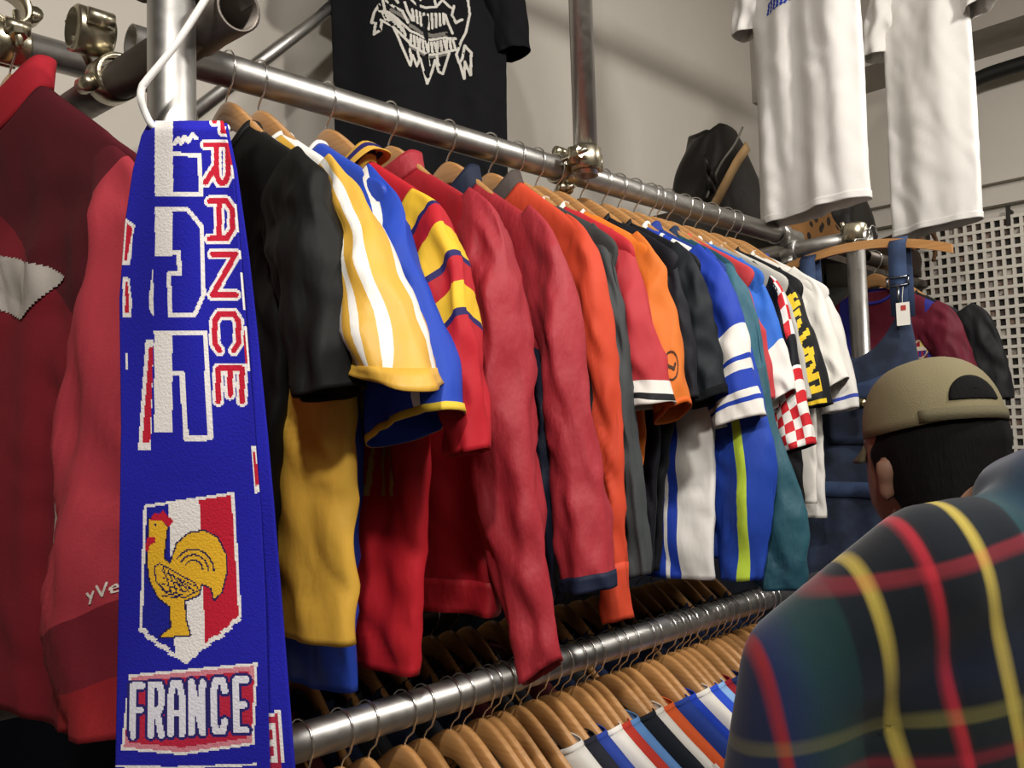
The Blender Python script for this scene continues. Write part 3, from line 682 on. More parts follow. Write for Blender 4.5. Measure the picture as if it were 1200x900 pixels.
for yy in ys_:
    l, r_ = ev(SL, yy), ev(SRt, yy)
    for u in us:
        px = l+(r_-l)*u; k = max(0, 1-(yy-143)/420)
        dep = .822+.010*k*math.cos(u*7)-.018*abs(px-181)/40*k*(1 if px < 181 else .25)+.004*math.sin(yy*.018+u*3)+.006*((u-.5)*2)**2
        if px < 181: dep += .03*(181-px)/40*k
        if yy < 152: dep += .010*(152-yy)/9
        V.append(tuple(at(px, yy, dep)))
F = gridf(NV_+1, NU_+1, False)
yc = (ys_[1:]+ys_[:-1])/2; uc = (us[1:]+us[:-1])/2
LL = np.array([ev(SL, q) for q in yc])[:, None]; RR = np.array([ev(SRt, q) for q in yc])[:, None]
PX = LL+(RR-LL)*uc[None, :]; PY = np.repeat(yc[:, None], NU_, 1)
mesh_obj('front_length', V, F, painted('knit'), sc, col=scarf_art(PX, PY).reshape(-1, 3), sol=.003)
V = []; nb = 50; mb = 200
for yy in np.linspace(SY0+2, SY1, mb+1):
    l, r_ = ev(SL, yy)+14, ev(SR2, yy)
    for u in np.linspace(0, 1, nb+1): V.append(tuple(at(l+(r_-l)*u, yy, .846-.006*math.sin(u*PI)+.004*math.sin(yy*.02))))
yc = np.linspace(SY0, SY1, mb); PX = np.array([[ev(SL, q)+14+(ev(SR2, q)-ev(SL, q)-14)*(i+.5)/nb for i in range(nb)] for q in yc]); PY = np.repeat(yc[:, None], nb, 1)
C = np.zeros(PX.shape+(3,)); C[:] = SB
C[inside(PX, PY, [(311, 836), (330, 834), (333, 930), (311, 930)])] = SW; C[inside(PX, PY, [(311, 840), (327, 838), (330, 930), (311, 930)])] = lin('a82a44')
for q in (852, 872, 891): C[(seg_d(PX, PY, [(308, q+2), (322, q)]) < 3)] = SW
C[seg_d(PX, PY, [(321, 855), (322, 892)]) < 2] = SW
C[seg_d(PX, PY, [(300, 600), (309, 790)]) < 1.5] = SW; C[seg_d(PX, PY, [(312, 640), (309, 790)]) < .1] = SW
mesh_obj('back_length', V, gridf(mb+1, nb+1, False), painted('knit'), sc, col=C.reshape(-1, 3), sol=.003)
# wire hanger that carries it
wp = [at(275, -60, .86), at(243, -5, .845), at(206, 52, .835), at(172, 94, .828), at(166, 104, .827), at(165, 116, .827), at(170, 132, .832), at(180, 148, .836), at(200, 153, .838), at(250, 153, .842), at(268, 150, .85)]
def smooth_path(p, n):
    return [tuple(interp([tuple(q) for q in p], i/(n-1))) for i in range(n)]
o = mesh_obj('wire_hanger', *tube(smooth_path(wp, 90), [.0036]*90, 9), WHITEWIRE, org=tuple(at(225, 153, .838))); o.location = at(225, 153, .838)
tag(o, 'bent white wire hanger around the post carrying the scarf', 'hanger')
# ------------------------------------------------------------------ lower front row: hangers and the shoulders of what hangs on them
rl = random.Random(7)
LZ, LY = 1.115, -.15
pos = [-.62, -.565, -.505, -.462, -.40, -.365, -.315, -.29, -.25, -.232, -.205, -.17]
s_ = -.13
while s_ < .66:
    pos.append(s_); s_ += rl.choice([.024, .028, .032, .038, .046])
LOWCOL = ['c8c5be', '20222b', '2a3f8f', 'e4e0d8', 'b5382c', '5b86bd', '1d2027', 'd9d5cc', 'c9572c', '27408f', '1f3fae', 'd8d4cb', '2b4dc0', '86aedb', '8c1f28', '23305e']
LNAME = {'c8c5be': 'pale grey', '20222b': 'near-black', '2a3f8f': 'mid blue', 'e4e0d8': 'white', 'b5382c': 'brick red', '5b86bd': 'sky blue', '1d2027': 'black', 'd9d5cc': 'off-white', 'c9572c': 'orange', '27408f': 'navy blue', '1f3fae': 'royal blue', 'd8d4cb': 'cream', '2b4dc0': 'vivid blue', '86aedb': 'light blue', '8c1f28': 'dark red', '23305e': 'deep navy'}
protos = {}
worn = [s for s in pos if s > -.14]; seq = []
while len(seq) < len(worn):
    c = LOWCOL[len(seq)] if len(seq) < len(LOWCOL) else rl.choice(LOWCOL)
    if len(seq) < 2 or (c not in seq[-2:] and (seq[-1], c) not in list(zip(seq, seq[1:]))): seq.append(c)
for s in pos:
    if s <= -.14:
        hanger(s, LY, LZ, 'bare-looking wooden hanger on the lower front rail beside the scarf', 'bare hangers on the lower front rail', rot=rl.uniform(-.05, .05)); continue
    k = worn.index(s); c = seq[k]; me_ = LNAME[c]
    bt = ('between the %s and %s ones' % (LNAME[seq[k-1]], LNAME[seq[k+1]])) if 0 < k < len(seq)-1 else ('first after the bare hangers' if k == 0 else 'last of its row')
    hanger(s, LY, LZ, 'wooden hanger of the %s lower-rail shirt %s' % (me_, bt), 'hangers on the lower front rail', rot=rl.uniform(-.05, .05))
    lab = '%s shirt on the lower front rail %s' % (me_, bt)
    if c not in protos:
        g = Garment('folded_shirt', lab, 'shirt', s, LY, LZ, hem=-.72, w=.22, seed=60+k, amp=.003, t=.010, res=.55, drop=.02, neckz=-.104, neckw=.092, tip=(.236, -.200), wr=.3, group='shirts on the lower front rail')
        m = cloth(c, 'cotton'); g.torso(m); g.collar(m, h=.016); both(g, SHORT_O, SHORT_I, m, ht=.012); protos[c] = g.done()
    else: copy_tree(protos[c], (s, LY, LZ-.72), lab)
# ------------------------------------------------------------------ lower back row, in shadow
BY, BZ = .22, 1.15
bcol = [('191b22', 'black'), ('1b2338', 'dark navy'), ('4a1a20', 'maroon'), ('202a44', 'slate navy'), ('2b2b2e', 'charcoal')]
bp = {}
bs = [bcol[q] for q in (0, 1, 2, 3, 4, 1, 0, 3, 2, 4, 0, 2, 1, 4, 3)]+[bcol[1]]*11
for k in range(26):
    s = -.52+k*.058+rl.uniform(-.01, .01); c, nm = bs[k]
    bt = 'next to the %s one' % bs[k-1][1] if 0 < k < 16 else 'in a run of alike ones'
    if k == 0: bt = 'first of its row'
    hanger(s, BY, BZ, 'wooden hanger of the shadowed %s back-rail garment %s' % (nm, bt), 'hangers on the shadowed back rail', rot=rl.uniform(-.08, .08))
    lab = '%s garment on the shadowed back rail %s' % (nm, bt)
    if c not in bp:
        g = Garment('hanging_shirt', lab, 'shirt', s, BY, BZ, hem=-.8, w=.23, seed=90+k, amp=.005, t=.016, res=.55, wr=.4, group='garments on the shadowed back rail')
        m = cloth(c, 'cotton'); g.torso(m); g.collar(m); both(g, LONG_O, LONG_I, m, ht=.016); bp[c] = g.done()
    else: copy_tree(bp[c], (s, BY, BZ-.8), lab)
V = []
for j in range(9):
    for i in range(121):
        x = -1.0+3.6*i/120; V.append((x, .76+.018*math.sin(x*26)+.010*math.sin(x*61+1), 1.62-1.6*j/8))
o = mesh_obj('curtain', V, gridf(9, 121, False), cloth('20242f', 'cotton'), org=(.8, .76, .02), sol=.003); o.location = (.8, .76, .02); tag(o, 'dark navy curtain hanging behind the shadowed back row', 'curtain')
pipe_thing('curtain_rod', (-1.1, .76, 1.65), (2.7, .76, 1.65), DARKSTEEL, 'dark rod carrying the navy curtain')
# ------------------------------------------------------------------ black T-shirt hung against the wall
BTX, BTY, BTZ = .27, .60, 3.03
g = Garment('tshirt', 'black T-shirt with white skull jaw and banner print hung high', 'shirt', BTX, BTY, BTZ, hem=-.87, w=.232, wh=.228, seed=70, amp=.007, t=.03, rot=math.radians(57))
g.torso(cloth('131316', 'cotton')); g.collar(cloth('131316', 'knit')); g.sleeve([(.195, -.15), (.235, -.19), (.255, -.24), (.27, -.29), (.28, -.335)], [(.10, -.21), (.14, -.26), (.17, -.30), (.19, -.335), (.205, -.36)], cloth('131316', 'cotton'), ht=.05, side=-1); g.sleeve(SHORT_O, SHORT_I, cloth('131316', 'cotton'), ht=.05)
cz = lambda pts: [(x, y) for x, y in pts]
skull = [[(345, -150), (350, 0), (370, 120)], [(330, 80), (290, 150), (268, 235), (300, 230), (285, 325), (335, 285), (345, 225)], [(330, 130), (400, 140), (470, 200), (560, 290), (690, 320), (820, 305), (905, 310)],
  [(340, 205), (420, 240), (500, 330), (560, 395), (700, 440), (830, 420), (905, 400)], [(1000, -150), (1010, 0), (1020, 100), (985, 250), (945, 330), (905, 440), (925, 500), (950, 470), (970, 365), (1020, 420), (1010, 600), (970, 490), (962, 625), (930, 500)],
  [(430, 250), (480, 380), (550, 560)], [(550, 560), (570, 470), (600, 550), (630, 480), (655, 570), (680, 670), (720, 570), (745, 480), (770, 570), (800, 590), (850, 430)], [(550, 430), (560, 500)], [(610, 430), (625, 500)], [(690, 460), (700, 520)], [(760, 450), (775, 520)],
  [(520, 60), (540, 130), (575, 200)], [(380, 40), (440, 90), (500, 130), (540, 220)], [(430, 0), (470, 60)], [(560, 20), (600, 60), (680, 80), (760, 60), (800, 10)], [(830, 120), (850, 200), (880, 270)], [(900, 40), (880, 120), (910, 180), (960, 150)], [(620, -60), (640, 20)], [(740, -60), (760, 40)], [(500, -100), (560, -20)], [(800, -20), (880, 60)]]
for k in range(9): skull.append([(575+k*30, 130+abs(k-4)*-4), (585+k*29, 235-abs(k-4)*9)])
for k in range(7): skull.append([(355+k*24, 145+k*k*3.2), (375+k*24, 195+k*k*3.6)])
for k in range(15): skull.append([(560+k*23, 320+20*math.sin(k*.25)), (566+k*23+(k % 3-1)*10, 395+18*math.sin(k*.25))])
gx, gy = np.meshgrid(240+800*(np.arange(170)+.5)/170, -150+840*(np.arange(176)+.5)/176)
skm = np.full(gx.shape, 1e9)
for s in skull: skm = np.minimum(skm, seg_d(gx, gy, s))
skg = np.minimum(seg_d(gx, gy, [(560, 245), (640, 280), (740, 285), (830, 270)]), np.minimum(seg_d(gx, gy, [(560, 405), (700, 452), (840, 430)]), seg_d(gx, gy, [(420, 120), (500, 165), (540, 200)])))
def sk(x, y):
    j, i = int(y*176), int(x*170)
    return 'cfcbc2' if skm[j, i] < 10 else ('77736d' if skg[j, i] < 16 else None)
g.front_patch(-.142, .138, -.31, -.60, 170, 176, sk, painted('cotton'), 'skull_print')
g.done()
hanger(BTX, BTY, BTZ, 'wooden hanger above the black skull T-shirt', rot=math.radians(57))
o = pipe_thing('wall_rail', (BTX-.30*.633, BTY-.30*.774, BTZ), (BTX+.40*.633, BTY+.40*.774, BTZ), STEEL, 'high tube from which the black skull T-shirt hangs')
# ------------------------------------------------------------------ two white T-shirts hung high
def white_tee(s, y, z, label, w, hem, seed, txt, tilt, sc=1):
    g = Garment('tshirt', label, 'shirt', s, y, z, hem=hem, w=w, wh=w+.005, seed=seed, amp=.016, t=.04, tilt=tilt, wr=.55, tip=(w+.012, -.205))
    m = cloth('dedbd6', 'cotton'); g.torso(m); g.collar(m)
    k = w-.226
    g.sleeve([(a+k, b+.03) for a, b in SHORT_O], [(a+k, b+.03) for a, b in SHORT_I], m, ht=.045, side=-1); g.sleeve([(a+k, b+.03) for a, b in SHORT_O], [(a+k, b+.03) for a, b in SHORT_I], m, ht=.045, side=1)
    g.hemband(m, h=.018, puff=.002)
    if txt:
        st = strokes([[(.03+.085*i, .95), (.09+.085*i, .35)] for i in range(11)]+[[(.03+.17*i, .92), (.13+.17*i, .88)] for i in range(5)]+[[(.1+.17*i, .4), (.2+.17*i, .36)] for i in range(5)], .026)
        g.front_patch(-.10, .06, -.40, -.455, 60, 20, lambda x, y: '2b45a8' if st(x, y-.25*(.5-x)) else None, painted('cotton'), 'blue_lettering')
    return g.done()
white_tee(.95, -.145, 3.07, 'white T-shirt with slanted blue lettering hung above the shirt rail', .165, -1.02, 72, True, -.33)
white_tee(1.40, -.30, 3.07, 'plain white T-shirt hung high beyond the lettered one', .125, -1.02, 75, False, -.33)
for s, y in ((.95, -.145), (1.40, -.30)): hanger(s, y, 3.07, 'wooden hanger above the '+('lettered' if s < 1 else 'plain')+' white T-shirt', rot=-.32)
# ------------------------------------------------------------------ denim overalls
OX, OY = .985, -.235
def denim(name, c1, c2):
    m, nt, b = nmat(name); nz = nt.nodes.new('ShaderNodeTexNoise'); nz.inputs['Scale'].default_value = 16; nz.inputs['Detail'].default_value = 6
    tc = nt.nodes.new('ShaderNodeTexCoord'); nt.links.new(tc.outputs['Object'], nz.inputs['Vector'])
    cr = nt.nodes.new('ShaderNodeValToRGB'); cr.color_ramp.elements[0].color = (*lin(c1), 1); cr.color_ramp.elements[1].color = (*lin(c2), 1); cr.color_ramp.elements[0].position = .4; cr.color_ramp.elements[1].position = .68
    nt.links.new(nz.outputs[0], cr.inputs[0]); nt.links.new(cr.outputs[0], b.inputs['Base Color']); b.inputs['Roughness'].default_value = .9
    noise_bump(nt, b, 300, .4, .0015); return m
DEN = denim('denim_dark', '1a2132', '2a3750'); DEN2 = denim('denim_strap', '23324f', '35486a')
ov = thing('denim_overalls', 'dark blue denim pinafore overalls hanging by straps from a wooden hanger', 'overalls', (OX, OY, .75))
fo = Rnd(80); V, U = [], []; nu, nv = 84, 60
def ovp(th, v):
    z = 1.70-v*.95; w = .125+.03*min(1, v*4)+.07*v; t = .02+.03*v; c, s = math.cos(th), math.sin(th); a = w*c
    if v < .3: z += (.11*abs(c)**2.5-.035*(1-abs(c)))*(1-v/.3)**2
    return (OX-t*s+fold(fo, a, v, .011), OY-a, z)
for j in range(nv):
    for i in range(nu): V.append(ovp(2*PI*i/nu, j/(nv-1)))
mesh_obj('body', V, gridf(nv, nu), DEN, ov, sol=.003)
def strip(pts, wid, th=.003, ydir=(0, 1, 0)):
    V = []; yd = Vector(ydir)*wid/2; P = [Vector(p) for p in pts]
    for i, p in enumerate(P):
        t = (P[min(i+1, len(P)-1)]-P[max(i-1, 0)]).normalized(); n = t.cross(Vector(ydir)).normalized()*th/2
        V += [p-yd-n, p+yd-n, p+yd+n, p-yd+n]
    F = gridf(len(P), 4)+[(3, 2, 1, 0), tuple(range(len(P)*4-4, len(P)*4))]
    return [tuple(v) for v in V], F
for sgn, base in ((1, .115), (-1, .115)):
    y = OY-sgn*base
    mesh_obj('strap', *strip([(OX-.018, y, 1.76), (OX-.02, y, 1.86), (OX-.016, y, 1.935), (OX, y, 1.955), (OX+.016, y, 1.935), (OX+.02, y, 1.86), (OX+.02, y, 1.76)], .042), DEN2, ov)
    bk = mesh_obj('buckle', *join(box(OX-.026, OX-.022, y-.027, y+.027, 1.832, 1.836), box(OX-.026, OX-.022, y-.027, y+.027, 1.852, 1.856), box(OX-.026, OX-.022, y-.027, y-.023, 1.832, 1.856), box(OX-.026, OX-.022, y+.023, y+.027, 1.832, 1.856), box(OX-.026, OX-.023, y-.003, y+.003, 1.79, 1.832)), plain('buckle_metal%d' % sgn, '7d8088', .3, 1), ov)
def ov_patch(a0, a1, v0, v1, off, n=8, m=8):
    V = []
    for j in range(m+1):
        for i in range(n+1):
            a = a0+(a1-a0)*i/n; v = v0+(v1-v0)*j/m; w = .125+.03*min(1, v*4)+.07*v
            p = ovp(math.acos(max(-1, min(1, a/w))), v); V.append((p[0]-off, p[1], p[2]))
    return V, gridf(m+1, n+1, False)
pk = mesh_obj('bib_pocket', *ov_patch(-.075, .075, .10, .26, .006), DEN, ov, sol=.004)
mesh_obj('pocket_flap', *ov_patch(-.08, .08, .085, .135, .012, 12, 4), DEN2, ov, sol=.003)
p = ovp(math.acos(.02/.15), .145); mesh_obj('button', *tube([(p[0]-.012, p[1], p[2]), (p[0]-.018, p[1], p[2])], .010, 14), plain('brass_button', 'c9b98a', .3, 1), ov)
mesh_obj('waistband', *ov_patch(-.16, .16, .36, .40, .005, 20, 2), DEN2, ov, sol=.004)
tg = box(OX-.034, OX-.033, OY-.143, OY-.112, 1.735, 1.79)
o = mesh_obj('price_tag', *tg, plain('tag_card', 'e9e5dc', .7), smooth=False, org=(OX-.033, OY-.127, 1.735)); o.location = (OX-.033, OY-.127, 1.735); tag(o, 'small white price tag hanging on the overalls strap', 'tag')
mesh_obj('tag_sticker', *box(-.0018, -.0005, -.008, .004, .036, .048), plain('tag_red', 'b03a34', .7), o, smooth=False, org=(0, 0, 0))
mesh_obj('tag_string', *tube([(-.0005, 0, .05), (.004, .001, .07), (.01, 0, .095)], .0008, 5), plain('tag_string', 'd8d4c8', .8), o, org=(0, 0, 0))
wh = thing('flat_hanger', 'curved flat wooden hanger holding the denim overalls', 'hanger', (OX, OY, 1.93))
V = []
for i in range(25):
    a = -.235+.47*i/24; z = 1.952-.045*(a/.235)**2; V += [(OX-.006, OY-a, z-.011), (OX+.006, OY-a, z-.011), (OX+.006, OY-a, z+.011), (OX-.006, OY-a, z+.011)]
mesh_obj('hanger_body', V, gridf(25, 4)+[(3, 2, 1, 0), (96, 97, 98, 99)], WOOD, wh, smooth=False)
hk = [(OX, OY, 1.955), (OX+.02, OY, 1.975)]+[(1.12+.028*math.cos(q)*-1, OY, 2.0+.028*math.sin(q)) for q in np.linspace(-.4, PI, 10)]
mesh_obj('hook', *tube(hk, .0016, 7), WIRE, wh)
# ------------------------------------------------------------------ far rack with the claret and blue shirt
pipe_thing('far_rail', (1.63, -.0, 2.05), (1.95, -.0, 2.05), DARKSTEEL, 'dark rail behind the overalls carrying the claret shirt')
hanger(1.70, 0, 2.05, 'wooden hanger holding the claret and blue crest shirt')
g = Garment('football_shirt', 'claret and blue striped shirt with round crest behind the overalls', 'shirt', 1.70, .0, 2.05, hem=-.75, w=.225, seed=82, amp=.004, t=.022)
g.torso(bands('claret', 1, 0, [(-.5, '5d1728'), (-.12, '2b2a7e'), (-.07, '5d1728'), (.155, '2b2a7e'), (.188, '5d1728'), (.5, '5d1728')])); g.collar(cloth('2b2a7e'))
both(g, SHORT_O, SHORT_I, cloth('5d1728'), ht=.03)
def crest(x, y):
    r = math.hypot((x-.5)/.5, (y-.5)/.5)
    if r > 1: return None
    if r > .82: return 'b9a98c'
    if abs(y-.45) < .10: return 'c9bda8'
    if y < .4: return '8b2030' if x < .5 else 'c8b268'
    return '2b2f7a' if int(x*7) % 2 else '8b2030'
g.front_patch(.11, .16, -.285, -.345, 14, 14, crest, painted('poly'), 'crest'); g.done()
hanger(1.86, 0, 2.05, 'wooden hanger holding the black shirt behind the claret one')
g = Garment('shirt', 'black shirt behind the claret and blue shirt', 'shirt', 1.86, .0, 2.05, hem=-.75, w=.25, seed=83, amp=.004, t=.022)
g.torso(cloth('1a1a1c')); g.collar(cloth('1a1a1c')); both(g, [(a+.05, b) for a, b in SHORT_O], [(a+.05, b) for a, b in SHORT_I], cloth('1a1a1c'), ht=.03); g.done()
# ------------------------------------------------------------------ shelf with bags and bits above the rail's far end
sh = mesh_obj('wall_shelf', *box(.95, 2.97, .25, .95, 2.12, 2.145), wood_mat('dark_shelf', '241b14', '37291e'), smooth=False); tag(sh, 'dark wooden shelf behind the shirt rail loaded with bags', 'shelf')
def blob_bag(name, label, cat, c, size, mat, seed, sq=.6, top=.75, group=None):
    cx, cy, cz_ = c; lx, ly, lz = size; t = thing(name, label, cat, (cx, cy, cz_)); f = Rnd(seed); n, m = 40, 24; V = []
    for j in range(m):
        v = j/(m-1); zz = v*lz; k = (math.sin(min(1, v*6)*PI/2)*.25+.75)*(1-(1-top)*v**1.5)
        if j in (0, m-1): k *= .55
        for i in range(n):
            q = 2*PI*i/n; c_, s_ = math.cos(q), math.sin(q)
            w = 1+.06*math.sin(3*q+f.p[0]+4*v)+.05*math.sin(5*q+f.p[1]-7*v)
            V.append((cx+lx/2*k*w*math.copysign(abs(c_)**sq, c_)+.05*v*math.sin(f.p[3]), cy+ly/2*k*w*math.copysign(abs(s_)**sq, s_), cz_+zz*(1+.07*math.sin(2*q+f.p[2])*v)))
    mesh_obj('bag_body', V, gridf(m, n)+[tuple(range(n-1, -1, -1)), tuple(range((m-1)*n, m*n))], mat, t)
    return t
LEA = plain('black_leather', '191614', .45, 0, (40, .5, .004)); TAN = plain('tan_strap', '9a7b52', .6); BRN = plain('dark_brown_leather', '2b1d14', .5, 0, (40, .5, .004))
t = blob_bag('shoulder_bag', 'black leather bag with a tan strap on the shelf', 'bag', (1.40, .38, 2.145), (.46, .22, .36), LEA, 5, .7, .5)
mesh_obj('strap', *strip(smooth_path([(1.18, .28, 2.20), (1.22, .262, 2.27), (1.30, .262, 2.36), (1.40, .275, 2.44)], 12), .035, .004, (.7, 0, -.7)), TAN, t)
mesh_obj('piping', *tube(smooth_path([(1.14, .28, 2.22), (1.20, .265, 2.33), (1.30, .268, 2.42), (1.38, .28, 2.50)], 12), .004, 6), plain('piping_grey', '6a675f', .6), t)
for k, (dx, dz) in enumerate(((0, 0), (.012, .03), (-.01, .055))):
    mesh_obj('tassel', *tube([(1.16+dx, .27, 2.24+dz), (1.135+dx, .26, 2.26+dz), (1.12+dx, .265, 2.29+dz)], [.012, .009, .003], 7), LEA, t)
spot = bpy.data.materials.new('spotted_fur'); spot.use_nodes = True; nt = spot.node_tree; b = nt.nodes['Principled BSDF']; vo = nt.nodes.new('ShaderNodeTexVoronoi'); vo.inputs['Scale'].default_value = 20
cr = nt.nodes.new('ShaderNodeValToRGB'); cr.color_ramp.elements[0].color = (*lin('1c120c'), 1); cr.color_ramp.elements[1].color = (*lin('80582c'), 1); cr.color_ramp.elements[0].position = .30; cr.color_ramp.elements[1].position = .38
tc = nt.nodes.new('ShaderNodeTexCoord'); nt.links.new(tc.outputs['Object'], vo.inputs['Vector']); nt.links.new(vo.outputs[0], cr.inputs[0]); nt.links.new(cr.outputs[0], b.inputs['Base Color']); b.inputs['Roughness'].default_value = .95; noise_bump(nt, b, 120, .8, .004)
blob_bag('fur_bag', 'brown spotted fur bag on the shelf under the white T-shirt', 'bag', (1.93, .36, 2.145), (.46, .24, .22), spot, 9, .7, .7)
t = blob_bag('handbag', 'tall black bag with looped handle next to the spotted bag', 'bag', (2.40, .40, 2.145), (.34, .26, .36), LEA, 13, .7, .6)
mesh_obj('handle', *tube(smooth_path([(2.32, .36, 2.45), (2.34, .34, 2.56), (2.44, .34, 2.62), (2.52, .36, 2.55), (2.53, .38, 2.44)], 16), .014, 8), LEA, t)
t = blob_bag('holdall', 'dark brown slumped bag at the end of the shelf', 'bag', (2.75, .36, 2.145), (.27, .26, .20), BRN, 17, .7, .6)
mesh_obj('strap', *tube(smooth_path([(2.62, .20, 2.24), (2.72, .17, 2.33), (2.82, .17, 2.30), (2.86, .20, 2.22)], 14), .009, 7), plain('strap_brown', '6b4a30', .6), t)
t = blob_bag('rucksack', 'black bag hanging in the shadow below the shelf', 'bag', (2.25, .42, 1.62), (.7, .34, .42), plain('black_canvas', '15130f', .85), 21, .6, .8)
tag(mesh_obj('bag_hook', *tube([(2.25, .42, 2.02), (2.25, .42, 2.12)], .006, 8), DARKSTEEL), 'small hook under the shelf holding the black bag', 'hook')
# ------------------------------------------------------------------ white lattice panel on the end wall
lt = thing('lattice_panel', 'white lattice panel with small square gaps on the end wall', 'panel', (XE-.06, -.35, 1.0))
LATM = plain('lattice_white', 'd5cfc3', .7)
pitch = .0372; y0, y1, z1 = -.62, .75, 2.375; nb = int((y1-y0)/pitch)+1
vb, hb = box(-.006, .006, -.0066, .0066, 0, z1-1.2), box(-.007, .005, y0, y1, -.0068, .0068)
v0 = mesh_obj('upright_bar', *vb, LATM, lt, smooth=False, org=(0, 0, 0)); v0.location = (0, y0+.35, .2)
for k in range(1, nb+1):
    c = v0.copy(); COL.objects.link(c); c.location = (0, y0+.35+k*pitch, .2)
zp = .0430; h0 = mesh_obj('cross_bar', *hb, LATM, lt, smooth=False, org=(0, 0, 0)); h0.location = (-.0005, .35, z1-1.0)
for k in range(1, int((z1-1.2)/zp)):
    c = h0.copy(); COL.objects.link(c); c.location = (-.0005, .35, z1-1.0-k*zp)
# pin-board of little pictures behind the lattice
pm, nt, b = nmat('picture_board'); tc = nt.nodes.new('ShaderNodeTexCoord'); mp = nt.nodes.new('ShaderNodeMapping'); mp.inputs['Scale'].default_value = (1, 1/pitch, 1/zp)
fl = nt.nodes.new('ShaderNodeVectorMath'); fl.operation = 'FLOOR'; wn = nt.nodes.new('ShaderNodeTexWhiteNoise'); nt.links.new(tc.outputs['Object'], mp.inputs[0]); nt.links.new(mp.outputs[0], fl.inputs[0]); nt.links.new(fl.outputs[0], wn.inputs[0])
n2 = nt.nodes.new('ShaderNodeTexNoise'); n2.inputs['Scale'].default_value = 70; nt.links.new(tc.outputs['Object'], n2.inputs['Vector'])
ad = nt.nodes.new('ShaderNodeMath'); ad.operation = 'MULTIPLY_ADD'; ad.inputs[1].default_value = .5; nt.links.new(n2.outputs[0], ad.inputs[0]); 
sb = nt.nodes.new('ShaderNodeMath'); sb.operation = 'SUBTRACT'; sb.inputs[1].default_value = .25; nt.links.new(wn.outputs[0], sb.inputs[0]); nt.links.new(sb.outputs[0], ad.inputs[2])
cr = nt.nodes.new('ShaderNodeValToRGB'); e = cr.color_ramp.elements; e[0].color = (*lin('1a1512'), 1); e[1].color = (*lin('b5aea2'), 1); e[0].position = .22; e[1].position = .97
for p_, c_ in ((.45, '33302e'), (.55, '4a3a30'), (.62, '6b5a4c'), (.70, '55575c'), (.78, '7d5f4a'), (.88, '8f8a84')): q = e.new(p_); q.color = (*lin(c_), 1)
nt.links.new(ad.outputs[0], cr.inputs[0]); nt.links.new(cr.outputs[0], b.inputs['Base Color']); b.inputs['Roughness'].default_value = .8
mesh_obj('backing_board', *box(.012, .022, y0+.35, y1+.35, .2, z1-1.0), pm, lt, smooth=False, org=(0, 0, 0))
for yy in (-.09, .24):
    o = mesh_obj('bracket', *join(box(0, .05, -.008, .008, 0, .012), box(-.008, .004, -.008, .008, -.06, .03)), plain('bracket_dark', '2a2622', .6), lt, smooth=False, org=(0, 0, 0)); o.location = (-.004, yy+.35, z1-1.0+.02)
# black pipe under the ceiling
pp = [(XE-.10, .11, 2.82), (XE-.10, .10, 2.90), (XE-.11, .06, 2.96), (XE-.12, -.02, 2.99), (XE-.12, -.2, 3.0), (XE-.12, -.9, 3.0)]
o = mesh_obj('black_pipe', *tube(smooth_path([(XE-.05, .12, 2.62)]+pp, 40), .032, 14), plain('pipe_black', '191817', .5), org=(XE-.1, .11, 2.62)); o.location = (XE-.1, .11, 2.62); tag(o, 'black insulated pipe bending along the top of the end wall', 'pipe')
# ------------------------------------------------------------------ shopper in a cap and tartan jacket
def ell_chain(parts, n=14, m=10):
    V, F = [], []
    for a, ra, b_, rb, steps in parts:
        for k in range(steps+1):
            t = k/max(steps, 1); c = [a[i]+(b_[i]-a[i])*t for i in range(3)]; r = [ra[i]+(rb[i]-ra[i])*t for i in range(3)]; base = len(V)
            for j in range(m+1):
                ph = PI*j/m
                for i in range(n):
                    q = 2*PI*i/n; V.append((c[0]+r[0]*math.sin(ph)*math.cos(q), c[1]+r[1]*math.sin(ph)*math.sin(q), c[2]+r[2]*math.cos(ph)))
            for j in range(m):
                for i in range(n): F.append((base+j*n+i, base+(j+1)*n+i, base+(j+1)*n+(i+1) % n, base+j*n+(i+1) % n))
    return V, F
def S(r): return (r, r, r)
def blobmesh(name, parts, mat, parent, voxel, sm=6):
    o = mesh_obj(name, *ell_chain(parts), mat, parent)
    r = o.modifiers.new('remesh', 'REMESH'); r.mode = 'VOXEL'; r.voxel_size = voxel; r.use_smooth_shade = True
    s = o.modifiers.new('smooth', 'SMOOTH'); s.factor = .5; s.iterations = sm
    return o
HX, HY, HZ = .10, -.706, 1.458          # head centre
CF, SF = math.cos(math.radians(36)), math.sin(math.radians(36))
def H(x, y, z): return (HX+x*CF+y*SF, HY-x*SF+y*CF, HZ+z)
pr = thing('person', 'shopper in an olive cap and dark tartan jacket facing the shirts', 'person', (.05, -.80, 0))
SKIN = plain('skin', '7a5a49', .6)
LS, LE, LW = (-.17, -.80, 1.33), (-.222, -.63, 1.07), (-.13, -.50, .90)
RS, RE, RW = (.22, -.90, 1.34), (.34, -.74, 1.09), (.26, -.54, .95)
def dirv(a, b_): return Vector(b_)-Vector(a)
